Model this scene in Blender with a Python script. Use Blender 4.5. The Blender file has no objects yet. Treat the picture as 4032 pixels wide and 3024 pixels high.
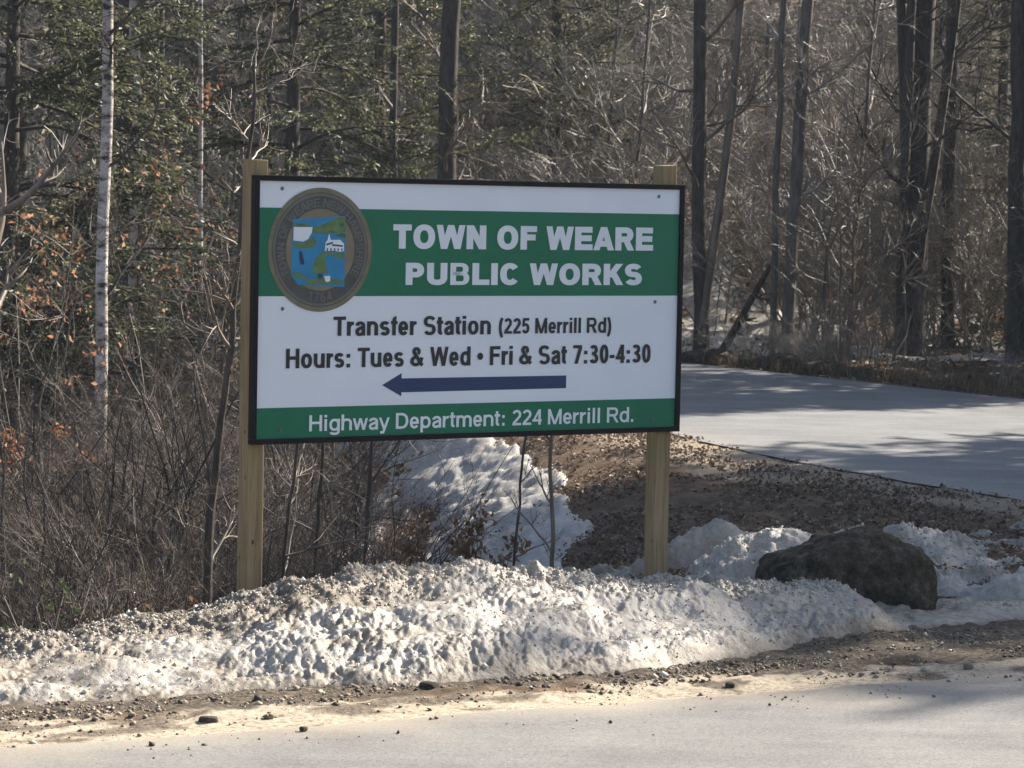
import bpy, bmesh, math, random
import numpy as np
from mathutils import Matrix, Vector
R = math.radians
sc = bpy.context.scene
COL = sc.collection

# ------------------------------------------------------------------ camera
PITCH, ROLL, FPX, EYE = 0.0625154759, 0.0197428022, 2997.4, 2.10
fwd = Vector((0, math.cos(PITCH), -math.sin(PITCH)))
rt0 = Vector((1, 0, 0)); up0 = Vector((0, math.sin(PITCH), math.cos(PITCH)))
rt = math.cos(ROLL) * rt0 + math.sin(ROLL) * up0
upv = -math.sin(ROLL) * rt0 + math.cos(ROLL) * up0
cam = bpy.data.cameras.new('camera')
cam.sensor_width = 36; cam.lens = FPX * 36 / 1024
cam.clip_start = 0.1; cam.clip_end = 3000
cam.dof.use_dof = True; cam.dof.focus_distance = 15.0; cam.dof.aperture_fstop = 11.0
camo = bpy.data.objects.new('camera', cam); COL.objects.link(camo)
camo.matrix_world = Matrix(((rt.x, upv.x, -fwd.x, 0), (rt.y, upv.y, -fwd.y, 0), (rt.z, upv.z, -fwd.z, EYE), (0, 0, 0, 1)))
sc.camera = camo

# ------------------------------------------------------------------ sky, sun, exposure
SUN_AZ, SUN_EL = 53.0, 36.0        # azimuth measured from +Y towards +X
w = bpy.data.worlds.new('World'); sc.world = w; w.use_nodes = True
nt = w.node_tree; sky = nt.nodes.new('ShaderNodeTexSky'); sky.sky_type = 'NISHITA'
sky.sun_disc = False; sky.sun_elevation = R(SUN_EL); sky.sun_rotation = R(SUN_AZ)
sky.air_density = 1.0; sky.dust_density = 1.5; sky.ozone_density = 1.0
nt.links.new(sky.outputs[0], nt.nodes['Background'].inputs[0])
nt.nodes['Background'].inputs[1].default_value = 0.065
sl = bpy.data.lights.new('sun', 'SUN'); sl.energy = 5.0; sl.angle = R(0.53); sl.color = (1, 0.91, 0.78)
so = bpy.data.objects.new('sun', sl); COL.objects.link(so)
sd = Vector((math.sin(R(SUN_AZ)) * math.cos(R(SUN_EL)), math.cos(R(SUN_AZ)) * math.cos(R(SUN_EL)), math.sin(R(SUN_EL))))
so.rotation_euler = sd.to_track_quat('Z', 'Y').to_euler(); so.location = (20, 20, 30)
sc.view_settings.view_transform = 'Standard'; sc.view_settings.look = 'None'
sc.view_settings.gamma = 1.0; sc.view_settings.use_curve_mapping = False
sc.view_settings.exposure = 1.45
sc.render.engine = 'CYCLES'
sc.cycles.max_bounces = 6; sc.cycles.diffuse_bounces = 3; sc.cycles.transparent_max_bounces = 6

# ------------------------------------------------------------------ helpers
def tag(o, label=None, cat=None, group=None, kind=None):
    if label: o['label'] = label
    if cat: o['category'] = cat
    if group: o['group'] = group
    if kind: o['kind'] = kind
    return o
def empty(name, loc=(0, 0, 0), rz=0.0):
    o = bpy.data.objects.new(name, None); COL.objects.link(o); o.location = loc; o.rotation_euler = (0, 0, rz)
    o.empty_display_size = 0.1
    return o
def link(name, me, mat=None, parent=None, smooth=False):
    o = bpy.data.objects.new(name, me); COL.objects.link(o)
    if mat is not None and len(me.materials) == 0: me.materials.append(mat)
    if parent is not None: o.parent = parent
    if smooth: me.polygons.foreach_set('use_smooth', np.ones(len(me.polygons), dtype=bool))
    return o
def npmesh(name, V, F):
    """V (n,3), F (m,3|4) -> mesh, quickly"""
    V = np.asarray(V, dtype=np.float32); F = np.asarray(F, dtype=np.int32)
    me = bpy.data.meshes.new(name); k = F.shape[1]
    me.vertices.add(len(V)); me.vertices.foreach_set('co', V.ravel())
    me.loops.add(F.size); me.loops.foreach_set('vertex_index', F.ravel())
    me.polygons.add(len(F)); me.polygons.foreach_set('loop_start', np.arange(0, F.size, k, dtype=np.int32))
    me.update(calc_edges=True); me.validate(clean_customdata=False)
    return me
def merge(parts):
    Vs, Fs, o = [], [], 0
    for V, F in parts:
        Vs.append(V); Fs.append(F + o); o += len(V)
    return np.concatenate(Vs), np.concatenate(Fs)
def gridmesh(name, X, Y, Z):
    n, m = X.shape
    V = np.stack([X, Y, Z], -1).reshape(-1, 3)
    i = np.arange(n * m).reshape(n, m)
    F = np.stack([i[:-1, :-1], i[1:, :-1], i[1:, 1:], i[:-1, 1:]], -1).reshape(-1, 4)
    return npmesh(name, V, F)
def set_attr(me, name, arr):
    a = me.attributes.new(name, 'FLOAT', 'POINT'); a.data.foreach_set('value', np.asarray(arr, dtype=np.float32).ravel())
def boxmesh(name, x0, x1, y0, y1, z0, z1, bev=0.0):
    bm = bmesh.new(); bmesh.ops.create_cube(bm, size=1)
    for v in bm.verts: v.co = ((x0 + x1) / 2 + v.co.x * (x1 - x0), (y0 + y1) / 2 + v.co.y * (y1 - y0), (z0 + z1) / 2 + v.co.z * (z1 - z0))
    if bev: bmesh.ops.bevel(bm, geom=bm.edges[:], offset=bev, segments=2, affect='EDGES', profile=0.6)
    me = bpy.data.meshes.new(name); bm.to_mesh(me); bm.free(); return me
def smooth01(t): t = np.clip(t, 0, 1); return t * t * (3 - 2 * t)

_rs = np.random.RandomState(7); _tab = _rs.rand(512, 512)
def vnoise(x, y, s=0):
    x = np.asarray(x, float) + s * 17.31; y = np.asarray(y, float) + s * 41.77
    xi = np.floor(x).astype(int); yi = np.floor(y).astype(int); fx = x - xi; fy = y - yi
    fx = fx * fx * (3 - 2 * fx); fy = fy * fy * (3 - 2 * fy)
    a = _tab[xi & 511, yi & 511]; b = _tab[(xi + 1) & 511, yi & 511]; c = _tab[xi & 511, (yi + 1) & 511]; d = _tab[(xi + 1) & 511, (yi + 1) & 511]
    return (a * (1 - fx) + b * fx) * (1 - fy) + (c * (1 - fx) + d * fx) * fy - 0.5
def fbm(x, y, s=0, o=4, g=0.5):
    r = 0; a = 1.0
    for i in range(o):
        r = r + a * vnoise(x * 2.03 ** i, y * 2.03 ** i, s + i * 3); a *= g
    return r
def worley(x, y, s=0):
    """distance to nearest jittered cell point, and that cell's random value"""
    x = np.asarray(x, float); y = np.asarray(y, float)
    xi = np.floor(x).astype(int); yi = np.floor(y).astype(int); best = np.full(x.shape, 9.0); val = np.zeros(x.shape)
    for dx in (-1, 0, 1):
        for dy in (-1, 0, 1):
            cx = xi + dx; cy = yi + dy
            px = cx + _tab[(cx + s) & 511, cy & 511]; py = cy + _tab[(cx + 91 + s) & 511, (cy + 37) & 511]
            d = np.hypot(x - px, y - py); m = d < best
            best = np.where(m, d, best); val = np.where(m, _tab[(cx + 11 + s) & 511, (cy + 5) & 511], val)
    return best, val

# ------------------------------------------------------------------ materials
def mat(name, rough=0.8, spec=0.3):
    m = bpy.data.materials.new(name); m.use_nodes = True; n = m.node_tree.nodes; p = n['Principled BSDF']
    p.inputs['Roughness'].default_value = rough; p.inputs['Specular IOR Level'].default_value = spec
    return m, n, m.node_tree.links, p
def N(n, t, **kw):
    k = n.new(t)
    for a, b in kw.items():
        if a in k.inputs.keys(): k.inputs[a].default_value = b
        else: setattr(k, a, b)
    return k
def ramp(n, stops, interp='LINEAR'):
    r = n.new('ShaderNodeValToRGB'); r.color_ramp.interpolation = interp; e = r.color_ramp.elements
    while len(e) < len(stops): e.new(0.5)
    for i, (p, c) in enumerate(stops): e[i].position = p; e[i].color = (*c, 1) if len(c) == 3 else c
    return r
def flat(name, c, rough=0.5, spec=0.4, var=0.06, scale=6.0):
    m, n, l, p = mat(name, rough, spec)
    tc = N(n, 'ShaderNodeTexCoord'); no = N(n, 'ShaderNodeTexNoise', Scale=scale, Detail=6.0, Roughness=0.6); l.new(tc.outputs['Object'], no.inputs['Vector'])
    r = ramp(n, [(0.3, tuple(x * (1 - var) for x in c)), (0.7, tuple(min(1, x * (1 + var)) for x in c))]); l.new(no.outputs[0], r.inputs[0]); l.new(r.outputs[0], p.inputs['Base Color'])
    return m
def bark(name, c1, c2, scale=14, rough=0.75, spec=0.3, bump=0.4, zs=0.25):
    m, n, l, p = mat(name, rough, spec)
    tc = N(n, 'ShaderNodeTexCoord'); mp = N(n, 'ShaderNodeMapping'); mp.inputs['Scale'].default_value = (1, 1, zs)
    l.new(tc.outputs['Object'], mp.inputs[0]); no = N(n, 'ShaderNodeTexNoise', Scale=scale, Detail=5.0, Roughness=0.65); l.new(mp.outputs[0], no.inputs['Vector'])
    r = ramp(n, [(0.32, c1), (0.68, c2)]); l.new(no.outputs[0], r.inputs[0]); l.new(r.outputs[0], p.inputs['Base Color'])
    b = N(n, 'ShaderNodeBump', Strength=bump, Distance=0.02); l.new(no.outputs[0], b.inputs['Height']); l.new(b.outputs[0], p.inputs['Normal'])
    return m
def leafmat(name, stops, trans=0.45, rough=0.55, spec=0.3):
    """per-leaf colour variation; light also passes through the thin leaf"""
    m, n, l, p = mat(name, rough, spec)
    g = N(n, 'ShaderNodeNewGeometry'); r = ramp(n, stops); l.new(g.outputs['Random Per Island'], r.inputs[0]); l.new(r.outputs[0], p.inputs['Base Color'])
    t = N(n, 'ShaderNodeBsdfTranslucent'); l.new(r.outputs[0], t.inputs['Color'])
    mx = N(n, 'ShaderNodeMixShader'); mx.inputs[0].default_value = trans
    l.new(p.outputs[0], mx.inputs[1]); l.new(t.outputs[0], mx.inputs[2]); l.new(mx.outputs[0], n['Material Output'].inputs[0])
    return m
M = {}
M['shaded_brush'] = bark('shaded_brush_bark', (0.045, 0.034, 0.027), (0.13, 0.10, 0.078), 6, 0.55, 0.4, 0.1)  # darker copy of the twig bark; the thicket's shade is put into its colour
M['twig'] = bark('twig_bark', (0.085, 0.066, 0.053), (0.235, 0.19, 0.152), 6, 0.5, 0.45, 0.1)
M['twig_grey'] = bark('grey_twig_bark', (0.15, 0.13, 0.11), (0.38, 0.34, 0.29), 5, 0.45, 0.5, 0.1)
M['dark_bark'] = bark('dark_bark', (0.035, 0.030, 0.028), (0.10, 0.085, 0.075), 22, 0.8, 0.25, 0.7)
M['grey_bark'] = bark('grey_bark', (0.07, 0.062, 0.055), (0.19, 0.165, 0.145), 18, 0.75, 0.3, 0.5)
M['pale_bark'] = bark('pale_bark', (0.25, 0.21, 0.17), (0.52, 0.46, 0.40), 16, 0.6, 0.35, 0.3)
def birch_mat():
    m, n, l, p = mat('birch_bark', 0.6, 0.35)
    tc = N(n, 'ShaderNodeTexCoord'); mp = N(n, 'ShaderNodeMapping'); mp.inputs['Scale'].default_value = (7, 7, 17); l.new(tc.outputs['Object'], mp.inputs[0])
    a = N(n, 'ShaderNodeTexNoise', Scale=1.0, Detail=4.0, Roughness=0.7); l.new(mp.outputs[0], a.inputs['Vector'])
    r = ramp(n, [(0.38, (0.035, 0.03, 0.028)), (0.45, (0.34, 0.30, 0.28)), (0.58, (0.66, 0.63, 0.60)), (0.72, (0.40, 0.34, 0.31))]); l.new(a.outputs[0], r.inputs[0])
    b2 = N(n, 'ShaderNodeTexNoise', Scale=1.3, Detail=2.0); l.new(tc.outputs['Object'], b2.inputs['Vector'])
    r2 = ramp(n, [(0.35, (0.55, 0.5, 0.48)), (0.65, (1, 1, 1))]); l.new(b2.outputs[0], r2.inputs[0])
    mx = N(n, 'ShaderNodeMix', data_type='RGBA', blend_type='MULTIPLY'); mx.inputs[0].default_value = 1; l.new(r.outputs[0], mx.inputs[6]); l.new(r2.outputs[0], mx.inputs[7])
    l.new(mx.outputs[2], p.inputs['Base Color'])
    bb = N(n, 'ShaderNodeBump', Strength=0.7, Distance=0.02); l.new(a.outputs[0], bb.inputs['Height']); l.new(bb.outputs[0], p.inputs['Normal'])
    return m
M['birch'] = birch_mat()
M['hemlock'] = leafmat('hemlock_needles', [(0.0, (0.034, 0.041, 0.024)), (0.45, (0.070, 0.080, 0.042)), (0.8, (0.13, 0.138, 0.070)), (1.0, (0.26, 0.25, 0.14))], 0.42, 0.5, 0.5)
M['pine'] = leafmat('pine_needles', [(0.0, (0.05, 0.06, 0.035)), (0.6, (0.11, 0.12, 0.055)), (1.0, (0.24, 0.22, 0.09))], 0.3, 0.5, 0.45)
M['oakleaf'] = leafmat('dry_oak_leaves', [(0.0, (0.20, 0.075, 0.04)), (0.5, (0.36, 0.16, 0.09)), (1.0, (0.48, 0.30, 0.19))], 0.5)
M['beech'] = leafmat('dry_tan_leaves', [(0.0, (0.14, 0.08, 0.045)), (0.5, (0.24, 0.14, 0.08)), (1.0, (0.36, 0.24, 0.14))], 0.45)
M['litter'] = leafmat('fallen_leaves', [(0.0, (0.07, 0.048, 0.034)), (0.4, (0.13, 0.092, 0.066)), (0.8, (0.21, 0.15, 0.105)), (1.0, (0.38, 0.29, 0.21))], 0.15)
M['weed'] = leafmat('green_weed_leaves', [(0.0, (0.05, 0.08, 0.03)), (1.0, (0.16, 0.20, 0.08))], 0.4)
M['drygrass'] = leafmat('dry_grass_blades', [(0.0, (0.10, 0.07, 0.045)), (0.6, (0.20, 0.145, 0.09)), (1.0, (0.36, 0.28, 0.18))], 0.35)

def ground_mat():
    m, n, l, p = mat('forest_floor', 0.9, 0.15)
    tc = N(n, 'ShaderNodeTexCoord')
    v = N(n, 'ShaderNodeTexVoronoi', Scale=17.0); l.new(tc.outputs['Object'], v.inputs['Vector'])
    r = ramp(n, [(0.0, (0.075, 0.052, 0.037)), (0.4, (0.125, 0.088, 0.062)), (0.75, (0.17, 0.125, 0.09)), (1.0, (0.24, 0.18, 0.13))]); l.new(v.outputs['Color'], r.inputs[0])
    nz = N(n, 'ShaderNodeTexNoise', Scale=1.6, Detail=5.0, Roughness=0.6); l.new(tc.outputs['Object'], nz.inputs['Vector'])
    rz = ramp(n, [(0.35, (0.62, 0.6, 0.58)), (0.65, (1.15, 1.1, 1.0))]); l.new(nz.outputs[0], rz.inputs[0])
    m1 = N(n, 'ShaderNodeMix', data_type='RGBA', blend_type='MULTIPLY'); m1.inputs[0].default_value = 1; l.new(r.outputs[0], m1.inputs[6]); l.new(rz.outputs[0], m1.inputs[7])
    # sand spread along the asphalt
    sn = N(n, 'ShaderNodeTexNoise', Scale=38.0, Detail=7.0, Roughness=0.75); l.new(tc.outputs['Object'], sn.inputs['Vector'])
    rs = ramp(n, [(0.36, (0.22, 0.175, 0.125)), (0.48, (0.42, 0.35, 0.26)), (0.64, (0.55, 0.485, 0.395))]); l.new(sn.outputs[0], rs.inputs[0])
    at = N(n, 'ShaderNodeAttribute', attribute_name='sand'); ms = N(n, 'ShaderNodeMix', data_type='RGBA'); l.new(at.outputs['Fac'], ms.inputs[0]); l.new(m1.outputs[2], ms.inputs[6]); l.new(rs.outputs[0], ms.inputs[7])
    # dark wet grit
    rm = ramp(n, [(0.35, (0.03, 0.025, 0.02)), (0.5, (0.09, 0.072, 0.055)), (0.62, (0.20, 0.165, 0.125)), (0.75, (0.36, 0.31, 0.25))]); l.new(sn.outputs[0], rm.inputs[0])
    at2 = N(n, 'ShaderNodeAttribute', attribute_name='mud'); mm = N(n, 'ShaderNodeMix', data_type='RGBA'); l.new(at2.outputs['Fac'], mm.inputs[0]); l.new(ms.outputs[2], mm.inputs[6]); l.new(rm.outputs[0], mm.inputs[7])
    l.new(mm.outputs[2], p.inputs['Base Color'])
    b = N(n, 'ShaderNodeBump', Strength=0.6, Distance=0.02); l.new(sn.outputs[0], b.inputs['Height']); l.new(b.outputs[0], p.inputs['Normal'])
    return m
M['ground'] = ground_mat()
def asphalt(name, c0, c1, patch, rotz=-R(28.5)):
    m, n, l, p = mat(name, 0.62, 0.45)
    tc = N(n, 'ShaderNodeTexCoord')
    f = N(n, 'ShaderNodeTexNoise', Scale=130.0, Detail=3.0, Roughness=0.8); l.new(tc.outputs['Object'], f.inputs['Vector'])
    r = ramp(n, [(0.3, c0), (0.7, c1)]); l.new(f.outputs[0], r.inputs[0])
    g = N(n, 'ShaderNodeTexNoise', Scale=1.1, Detail=6.0, Roughness=0.6); l.new(tc.outputs['Object'], g.inputs['Vector'])
    r2 = ramp(n, [(0.35, (0.80, 0.79, 0.78)), (0.65, (1.12, 1.1, 1.06))]); l.new(g.outputs[0], r2.inputs[0])
    mx = N(n, 'ShaderNodeMix', data_type='RGBA', blend_type='MULTIPLY'); mx.inputs[0].default_value = 1; l.new(r.outputs[0], mx.inputs[6]); l.new(r2.outputs[0], mx.inputs[7])
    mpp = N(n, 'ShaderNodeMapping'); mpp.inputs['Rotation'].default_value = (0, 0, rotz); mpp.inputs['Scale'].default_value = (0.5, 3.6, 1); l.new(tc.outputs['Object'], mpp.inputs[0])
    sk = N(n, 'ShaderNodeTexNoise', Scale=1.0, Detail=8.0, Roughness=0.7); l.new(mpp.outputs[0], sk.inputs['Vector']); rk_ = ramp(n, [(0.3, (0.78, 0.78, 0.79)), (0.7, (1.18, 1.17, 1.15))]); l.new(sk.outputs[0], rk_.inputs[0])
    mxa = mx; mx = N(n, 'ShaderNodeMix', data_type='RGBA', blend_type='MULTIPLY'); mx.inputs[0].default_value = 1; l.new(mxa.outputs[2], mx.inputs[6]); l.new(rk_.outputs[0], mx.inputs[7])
    sp = N(n, 'ShaderNodeTexVoronoi', Scale=95.0); l.new(tc.outputs['Object'], sp.inputs['Vector'])
    rsp = ramp(n, [(0.0, (0.62, 0.62, 0.62)), (0.5, (0.95, 0.95, 0.95)), (0.9, (1.12, 1.1, 1.08)), (1.0, (1.5, 1.46, 1.4))]); l.new(sp.outputs['Color'], rsp.inputs[0])
    mx0 = mx; mx = N(n, 'ShaderNodeMix', data_type='RGBA', blend_type='MULTIPLY'); mx.inputs[0].default_value = 1; l.new(mx0.outputs[2], mx.inputs[6]); l.new(rsp.outputs[0], mx.inputs[7])
    # fine sand drifted over it
    at = N(n, 'ShaderNodeAttribute', attribute_name='sand'); ms = N(n, 'ShaderNodeMix', data_type='RGBA'); ms.inputs[7].default_value = patch
    l.new(at.outputs['Fac'], ms.inputs[0]); l.new(mx.outputs[2], ms.inputs[6]); l.new(ms.outputs[2], p.inputs['Base Color'])
    b = N(n, 'ShaderNodeBump', Strength=0.5, Distance=0.006); l.new(f.outputs[0], b.inputs['Height']); l.new(b.outputs[0], p.inputs['Normal'])
    return m
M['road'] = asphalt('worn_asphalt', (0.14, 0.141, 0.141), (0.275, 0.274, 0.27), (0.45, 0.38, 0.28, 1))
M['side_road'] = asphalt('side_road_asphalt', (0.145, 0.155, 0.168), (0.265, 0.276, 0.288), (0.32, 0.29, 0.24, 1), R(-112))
def snow_mat(name, clean=(0.71, 0.69, 0.655)):
    m, n, l, p = mat(name, 0.45, 0.5)
    tc = N(n, 'ShaderNodeTexCoord')
    at = N(n, 'ShaderNodeAttribute', attribute_name='dirt')
    f = N(n, 'ShaderNodeTexNoise', Scale=24.0, Detail=7.0, Roughness=0.72); l.new(tc.outputs['Object'], f.inputs['Vector'])
    a1 = N(n, 'ShaderNodeMath', operation='ADD'); l.new(at.outputs['Fac'], a1.inputs[0])
    s1 = N(n, 'ShaderNodeMath', operation='MULTIPLY_ADD'); l.new(f.outputs[0], s1.inputs[0]); s1.inputs[1].default_value = 1.5; s1.inputs[2].default_value = -0.75
    l.new(s1.outputs[0], a1.inputs[1])
    r = ramp(n, [(0.05, clean), (0.30, (0.62, 0.585, 0.54)), (0.58, (0.44, 0.385, 0.32)), (0.95, (0.22, 0.18, 0.14))]); l.new(a1.outputs[0], r.inputs[0]); l.new(r.outputs[0], p.inputs['Base Color'])
    b = N(n, 'ShaderNodeBump', Strength=0.5, Distance=0.012)
    f2 = N(n, 'ShaderNodeTexNoise', Scale=75.0, Detail=4.0, Roughness=0.7); l.new(tc.outputs['Object'], f2.inputs['Vector']); l.new(f2.outputs[0], b.inputs['Height']); l.new(b.outputs[0], p.inputs['Normal'])
    t = N(n, 'ShaderNodeBsdfTranslucent'); l.new(r.outputs[0], t.inputs['Color']); l.new(b.outputs[0], t.inputs['Normal'])
    mx = N(n, 'ShaderNodeMixShader'); mx.inputs[0].default_value = 0.36
    l.new(p.outputs[0], mx.inputs[1]); l.new(t.outputs[0], mx.inputs[2]); l.new(mx.outputs[0], n['Material Output'].inputs[0])
    return m
M['snow'] = snow_mat('old_snow')
def chunk_mat():
    m, n, l, p = mat('ice_chunk', 0.3, 0.6)
    g = N(n, 'ShaderNodeNewGeometry'); r = ramp(n, [(0.0, (0.26, 0.21, 0.16)), (0.15, (0.44, 0.385, 0.31)), (0.5, (0.62, 0.57, 0.50)), (0.8, (0.74, 0.71, 0.66)), (1.0, (0.85, 0.84, 0.82))]); l.new(g.outputs['Random Per Island'], r.inputs[0]); l.new(r.outputs[0], p.inputs['Base Color'])
    p.inputs['Transmission Weight'].default_value = 0.0
    t = N(n, 'ShaderNodeBsdfTranslucent'); l.new(r.outputs[0], t.inputs['Color'])
    mx = N(n, 'ShaderNodeMixShader'); mx.inputs[0].default_value = 0.35
    l.new(p.outputs[0], mx.inputs[1]); l.new(t.outputs[0], mx.inputs[2]); l.new(mx.outputs[0], n['Material Output'].inputs[0])
    return m
M['chunk'] = chunk_mat()
def grit_mat():
    m, n, l, p = mat('grit', 0.7, 0.3)
    g = N(n, 'ShaderNodeNewGeometry'); r = ramp(n, [(0.0, (0.05, 0.04, 0.032)), (0.35, (0.13, 0.105, 0.08)), (0.7, (0.28, 0.225, 0.165)), (0.95, (0.48, 0.40, 0.31)), (1.0, (0.62, 0.58, 0.52))]); l.new(g.outputs['Random Per Island'], r.inputs[0]); l.new(r.outputs[0], p.inputs['Base Color'])
    return m
M['grit'] = grit_mat()
def rock_mat(name, c0, c1, c2):
    m, n, l, p = mat(name, 0.85, 0.25)
    tc = N(n, 'ShaderNodeTexCoord'); f = N(n, 'ShaderNodeTexNoise', Scale=15.0, Detail=10.0, Roughness=0.82); l.new(tc.outputs['Object'], f.inputs['Vector'])
    r = ramp(n, [(0.38, c0), (0.52, c1), (0.66, c2)]); l.new(f.outputs[0], r.inputs[0]); l.new(r.outputs[0], p.inputs['Base Color'])
    b = N(n, 'ShaderNodeBump', Strength=1.0, Distance=0.05); f2 = N(n, 'ShaderNodeTexNoise', Scale=55.0, Detail=8.0, Roughness=0.8); l.new(tc.outputs['Object'], f2.inputs['Vector']); l.new(f2.outputs[0], b.inputs['Height']); l.new(b.outputs[0], p.inputs['Normal'])
    return m
M['rock'] = rock_mat('boulder_stone', (0.03, 0.025, 0.02), (0.125, 0.10, 0.072), (0.33, 0.27, 0.20))
def wood_mat():
    m, n, l, p = mat('treated_timber', 0.75, 0.25)
    tc = N(n, 'ShaderNodeTexCoord'); mp = N(n, 'ShaderNodeMapping'); mp.inputs['Scale'].default_value = (26, 26, 1.3); l.new(tc.outputs['Object'], mp.inputs[0])
    f = N(n, 'ShaderNodeTexNoise', Scale=2.2, Detail=6.0, Roughness=0.6, Distortion=0.6); l.new(mp.outputs[0], f.inputs['Vector'])
    r = ramp(n, [(0.3, (0.19, 0.13, 0.072)), (0.5, (0.28, 0.205, 0.118)), (0.72, (0.36, 0.27, 0.165))]); l.new(f.outputs[0], r.inputs[0])
    # greenish treatment stain, in broad patches
    g = N(n, 'ShaderNodeTexNoise', Scale=2.4, Detail=3.0); l.new(tc.outputs['Object'], g.inputs['Vector']); rg = ramp(n, [(0.42, (1, 1, 1)), (0.68, (0.80, 0.86, 0.74))]); l.new(g.outputs[0], rg.inputs[0])
    mx = N(n, 'ShaderNodeMix', data_type='RGBA', blend_type='MULTIPLY'); mx.inputs[0].default_value = 1; l.new(r.outputs[0], mx.inputs[6]); l.new(rg.outputs[0], mx.inputs[7])
    l.new(mx.outputs[2], p.inputs['Base Color'])
    b = N(n, 'ShaderNodeBump', Strength=0.35, Distance=0.004); l.new(f.outputs[0], b.inputs['Height']); l.new(b.outputs[0], p.inputs['Normal'])
    return m
M['wood'] = wood_mat()
M['knot'] = flat('wood_knot', (0.07, 0.035, 0.015), 0.7)
M['white'] = flat('white_sign_sheet', (0.65, 0.70, 0.775), 0.42, 0.4, 0.035, 3.0)
M['green'] = flat('green_vinyl', (0.008, 0.135, 0.072), 0.4, 0.25, 0.08, 4.0)
M['black'] = flat('black_frame_paint', (0.006, 0.006, 0.008), 0.6, 0.15, 0.2, 10.0)
M['ink'] = flat('black_vinyl_lettering', (0.012, 0.012, 0.016), 0.45, 0.4)
M['navy'] = flat('navy_vinyl', (0.007, 0.030, 0.105), 0.42, 0.4)
M['letter_white'] = flat('white_vinyl_lettering', (0.63, 0.685, 0.75), 0.42)
M['screw'] = flat('screw_head', (0.10, 0.10, 0.12), 0.4, 0.6)
M['seal_rim'] = flat('seal_rim', (0.15, 0.135, 0.095), 0.5, 0.4, 0.25, 14)
M['seal_tan'] = flat('seal_tan', (0.17, 0.145, 0.10), 0.5, 0.4, 0.2, 10)
M['seal_dark'] = flat('seal_dark', (0.060, 0.062, 0.062), 0.5, 0.4, 0.3, 9)
M['seal_line'] = flat('seal_line', (0.105, 0.11, 0.108), 0.5, 0.4, 0.1)
M['seal_blue'] = flat('seal_blue', (0.012, 0.19, 0.38), 0.45, 0.4, 0.15, 8)
M['seal_green'] = flat('seal_green', (0.085, 0.16, 0.055), 0.45, 0.4, 0.3, 18)
M['seal_deep'] = flat('seal_deep_green', (0.04, 0.11, 0.055), 0.45, 0.4, 0.2, 18)

# ------------------------------------------------------------------ terrain
TH = R(28.5); CA, SA = math.cos(TH), math.sin(TH)
def ab(x, y): return x * CA + y * SA, -x * SA + y * CA
def xy(a, b): return a * CA - b * SA, a * SA + b * CA
NE = np.array([(8.9, 16.9), (6.6, 16.9), (5.2, 18.2), (4.1, 20.2), (3.3, 22.0), (2.6, 23.3), (1.84, 25.4), (1.35, 26.9), (0.3, 29.6), (-1.2, 33.5), (-3.0, 38.0), (-5.5, 44.5), (-9.0, 54.0)])
FE = np.array([(17.0, 21.3), (14.0, 22.6), (11.6, 24.6), (9.4, 27.2), (7.2, 30.2), (5.56, 32.45), (3.82, 35.6), (2.16, 38.5), (0.0, 42.2), (-2.2, 46.0), (-4.2, 50.0), (-6.5, 56.0), (-9.0, 62.0)])
def resample(P, n):
    d = np.concatenate([[0], np.cumsum(np.hypot(*np.diff(P, axis=0).T))]); t = np.linspace(0, d[-1], n)
    # smooth the corner points with a moving average
    x = np.interp(t, d, P[:, 0]); y = np.interp(t, d, P[:, 1]); k = np.ones(9) / 9
    xp = np.convolve(np.pad(x, 4, 'edge'), k, 'valid'); yp = np.convolve(np.pad(y, 4, 'edge'), k, 'valid'); return np.stack([xp, yp], 1)
NES = resample(NE, 400); FES = resample(FE, 400)
def side_mask(x, y):
    """~1 inside the side road"""
    xl = np.interp(y, NES[:, 1], NES[:, 0]); xr = np.interp(y, FES[:, 1], FES[:, 0], left=40)
    return smooth01((x - xl - .04) / 0.12) * smooth01((xr - .04 - x) / 0.12) * (y > 16.9) * (y < 62)
def gz(x, y):
    x = np.asarray(x, float); y = np.asarray(y, float); a, b = ab(x, y)
    top = np.interp(y, [13, 17, 24, 26, 30, 34, 39, 45, 55, 200], [1.6, 1.35, 1.2, 0.9, -0.6, -2.2, -4.0, -6.5, -10.0, -40])
    sb = smooth01((b - 12.9) / 2.8)
    z = -1.25 * smooth01((top - x) / 3.3) * sb
    rise = np.clip(y - 45 - 0.25 * np.abs(x), 0, None); z = z + 15 * (1 - np.exp(-rise * 0.020)) * (y > 45) + 0.0
    off = smooth01((b - 11.4) / 1.5); xl = np.interp(y, NES[:, 1], NES[:, 0]); xr = np.interp(y, FES[:, 1], FES[:, 0], left=40)
    off = off * np.where(y > 16.9, np.maximum(smooth01((xl - x - .05) / 1.3), smooth01((x - xr - .05) / 1.0)), 1)
    z = z + off * (0.10 * fbm(x * 0.55, y * 0.55, 2, 3) + 0.045 * fbm(x * 2.6, y * 2.6, 5, 4))
    near = smooth01((10.62 - b) / 0.05) * smooth01((b - 2.7) / 0.1)
    z = z + 0.020 * fbm(x * 10, y * 10, 9, 4, .65) * smooth01((b - 10.62) / 0.25)
    flat_ = np.maximum(near, side_mask(x, y)); shoulder = np.maximum(0, 0)
    z = z * (1 - flat_) - 0.02 * flat_
    z = z + smooth01((b - 10.6) / 0.3) * smooth01((11.6 - b) / 0.5) * 0.018
    z = np.where(b < 2.7, -0.25 * smooth01((2.7 - b) / 2.0), z)
    return z
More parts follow.
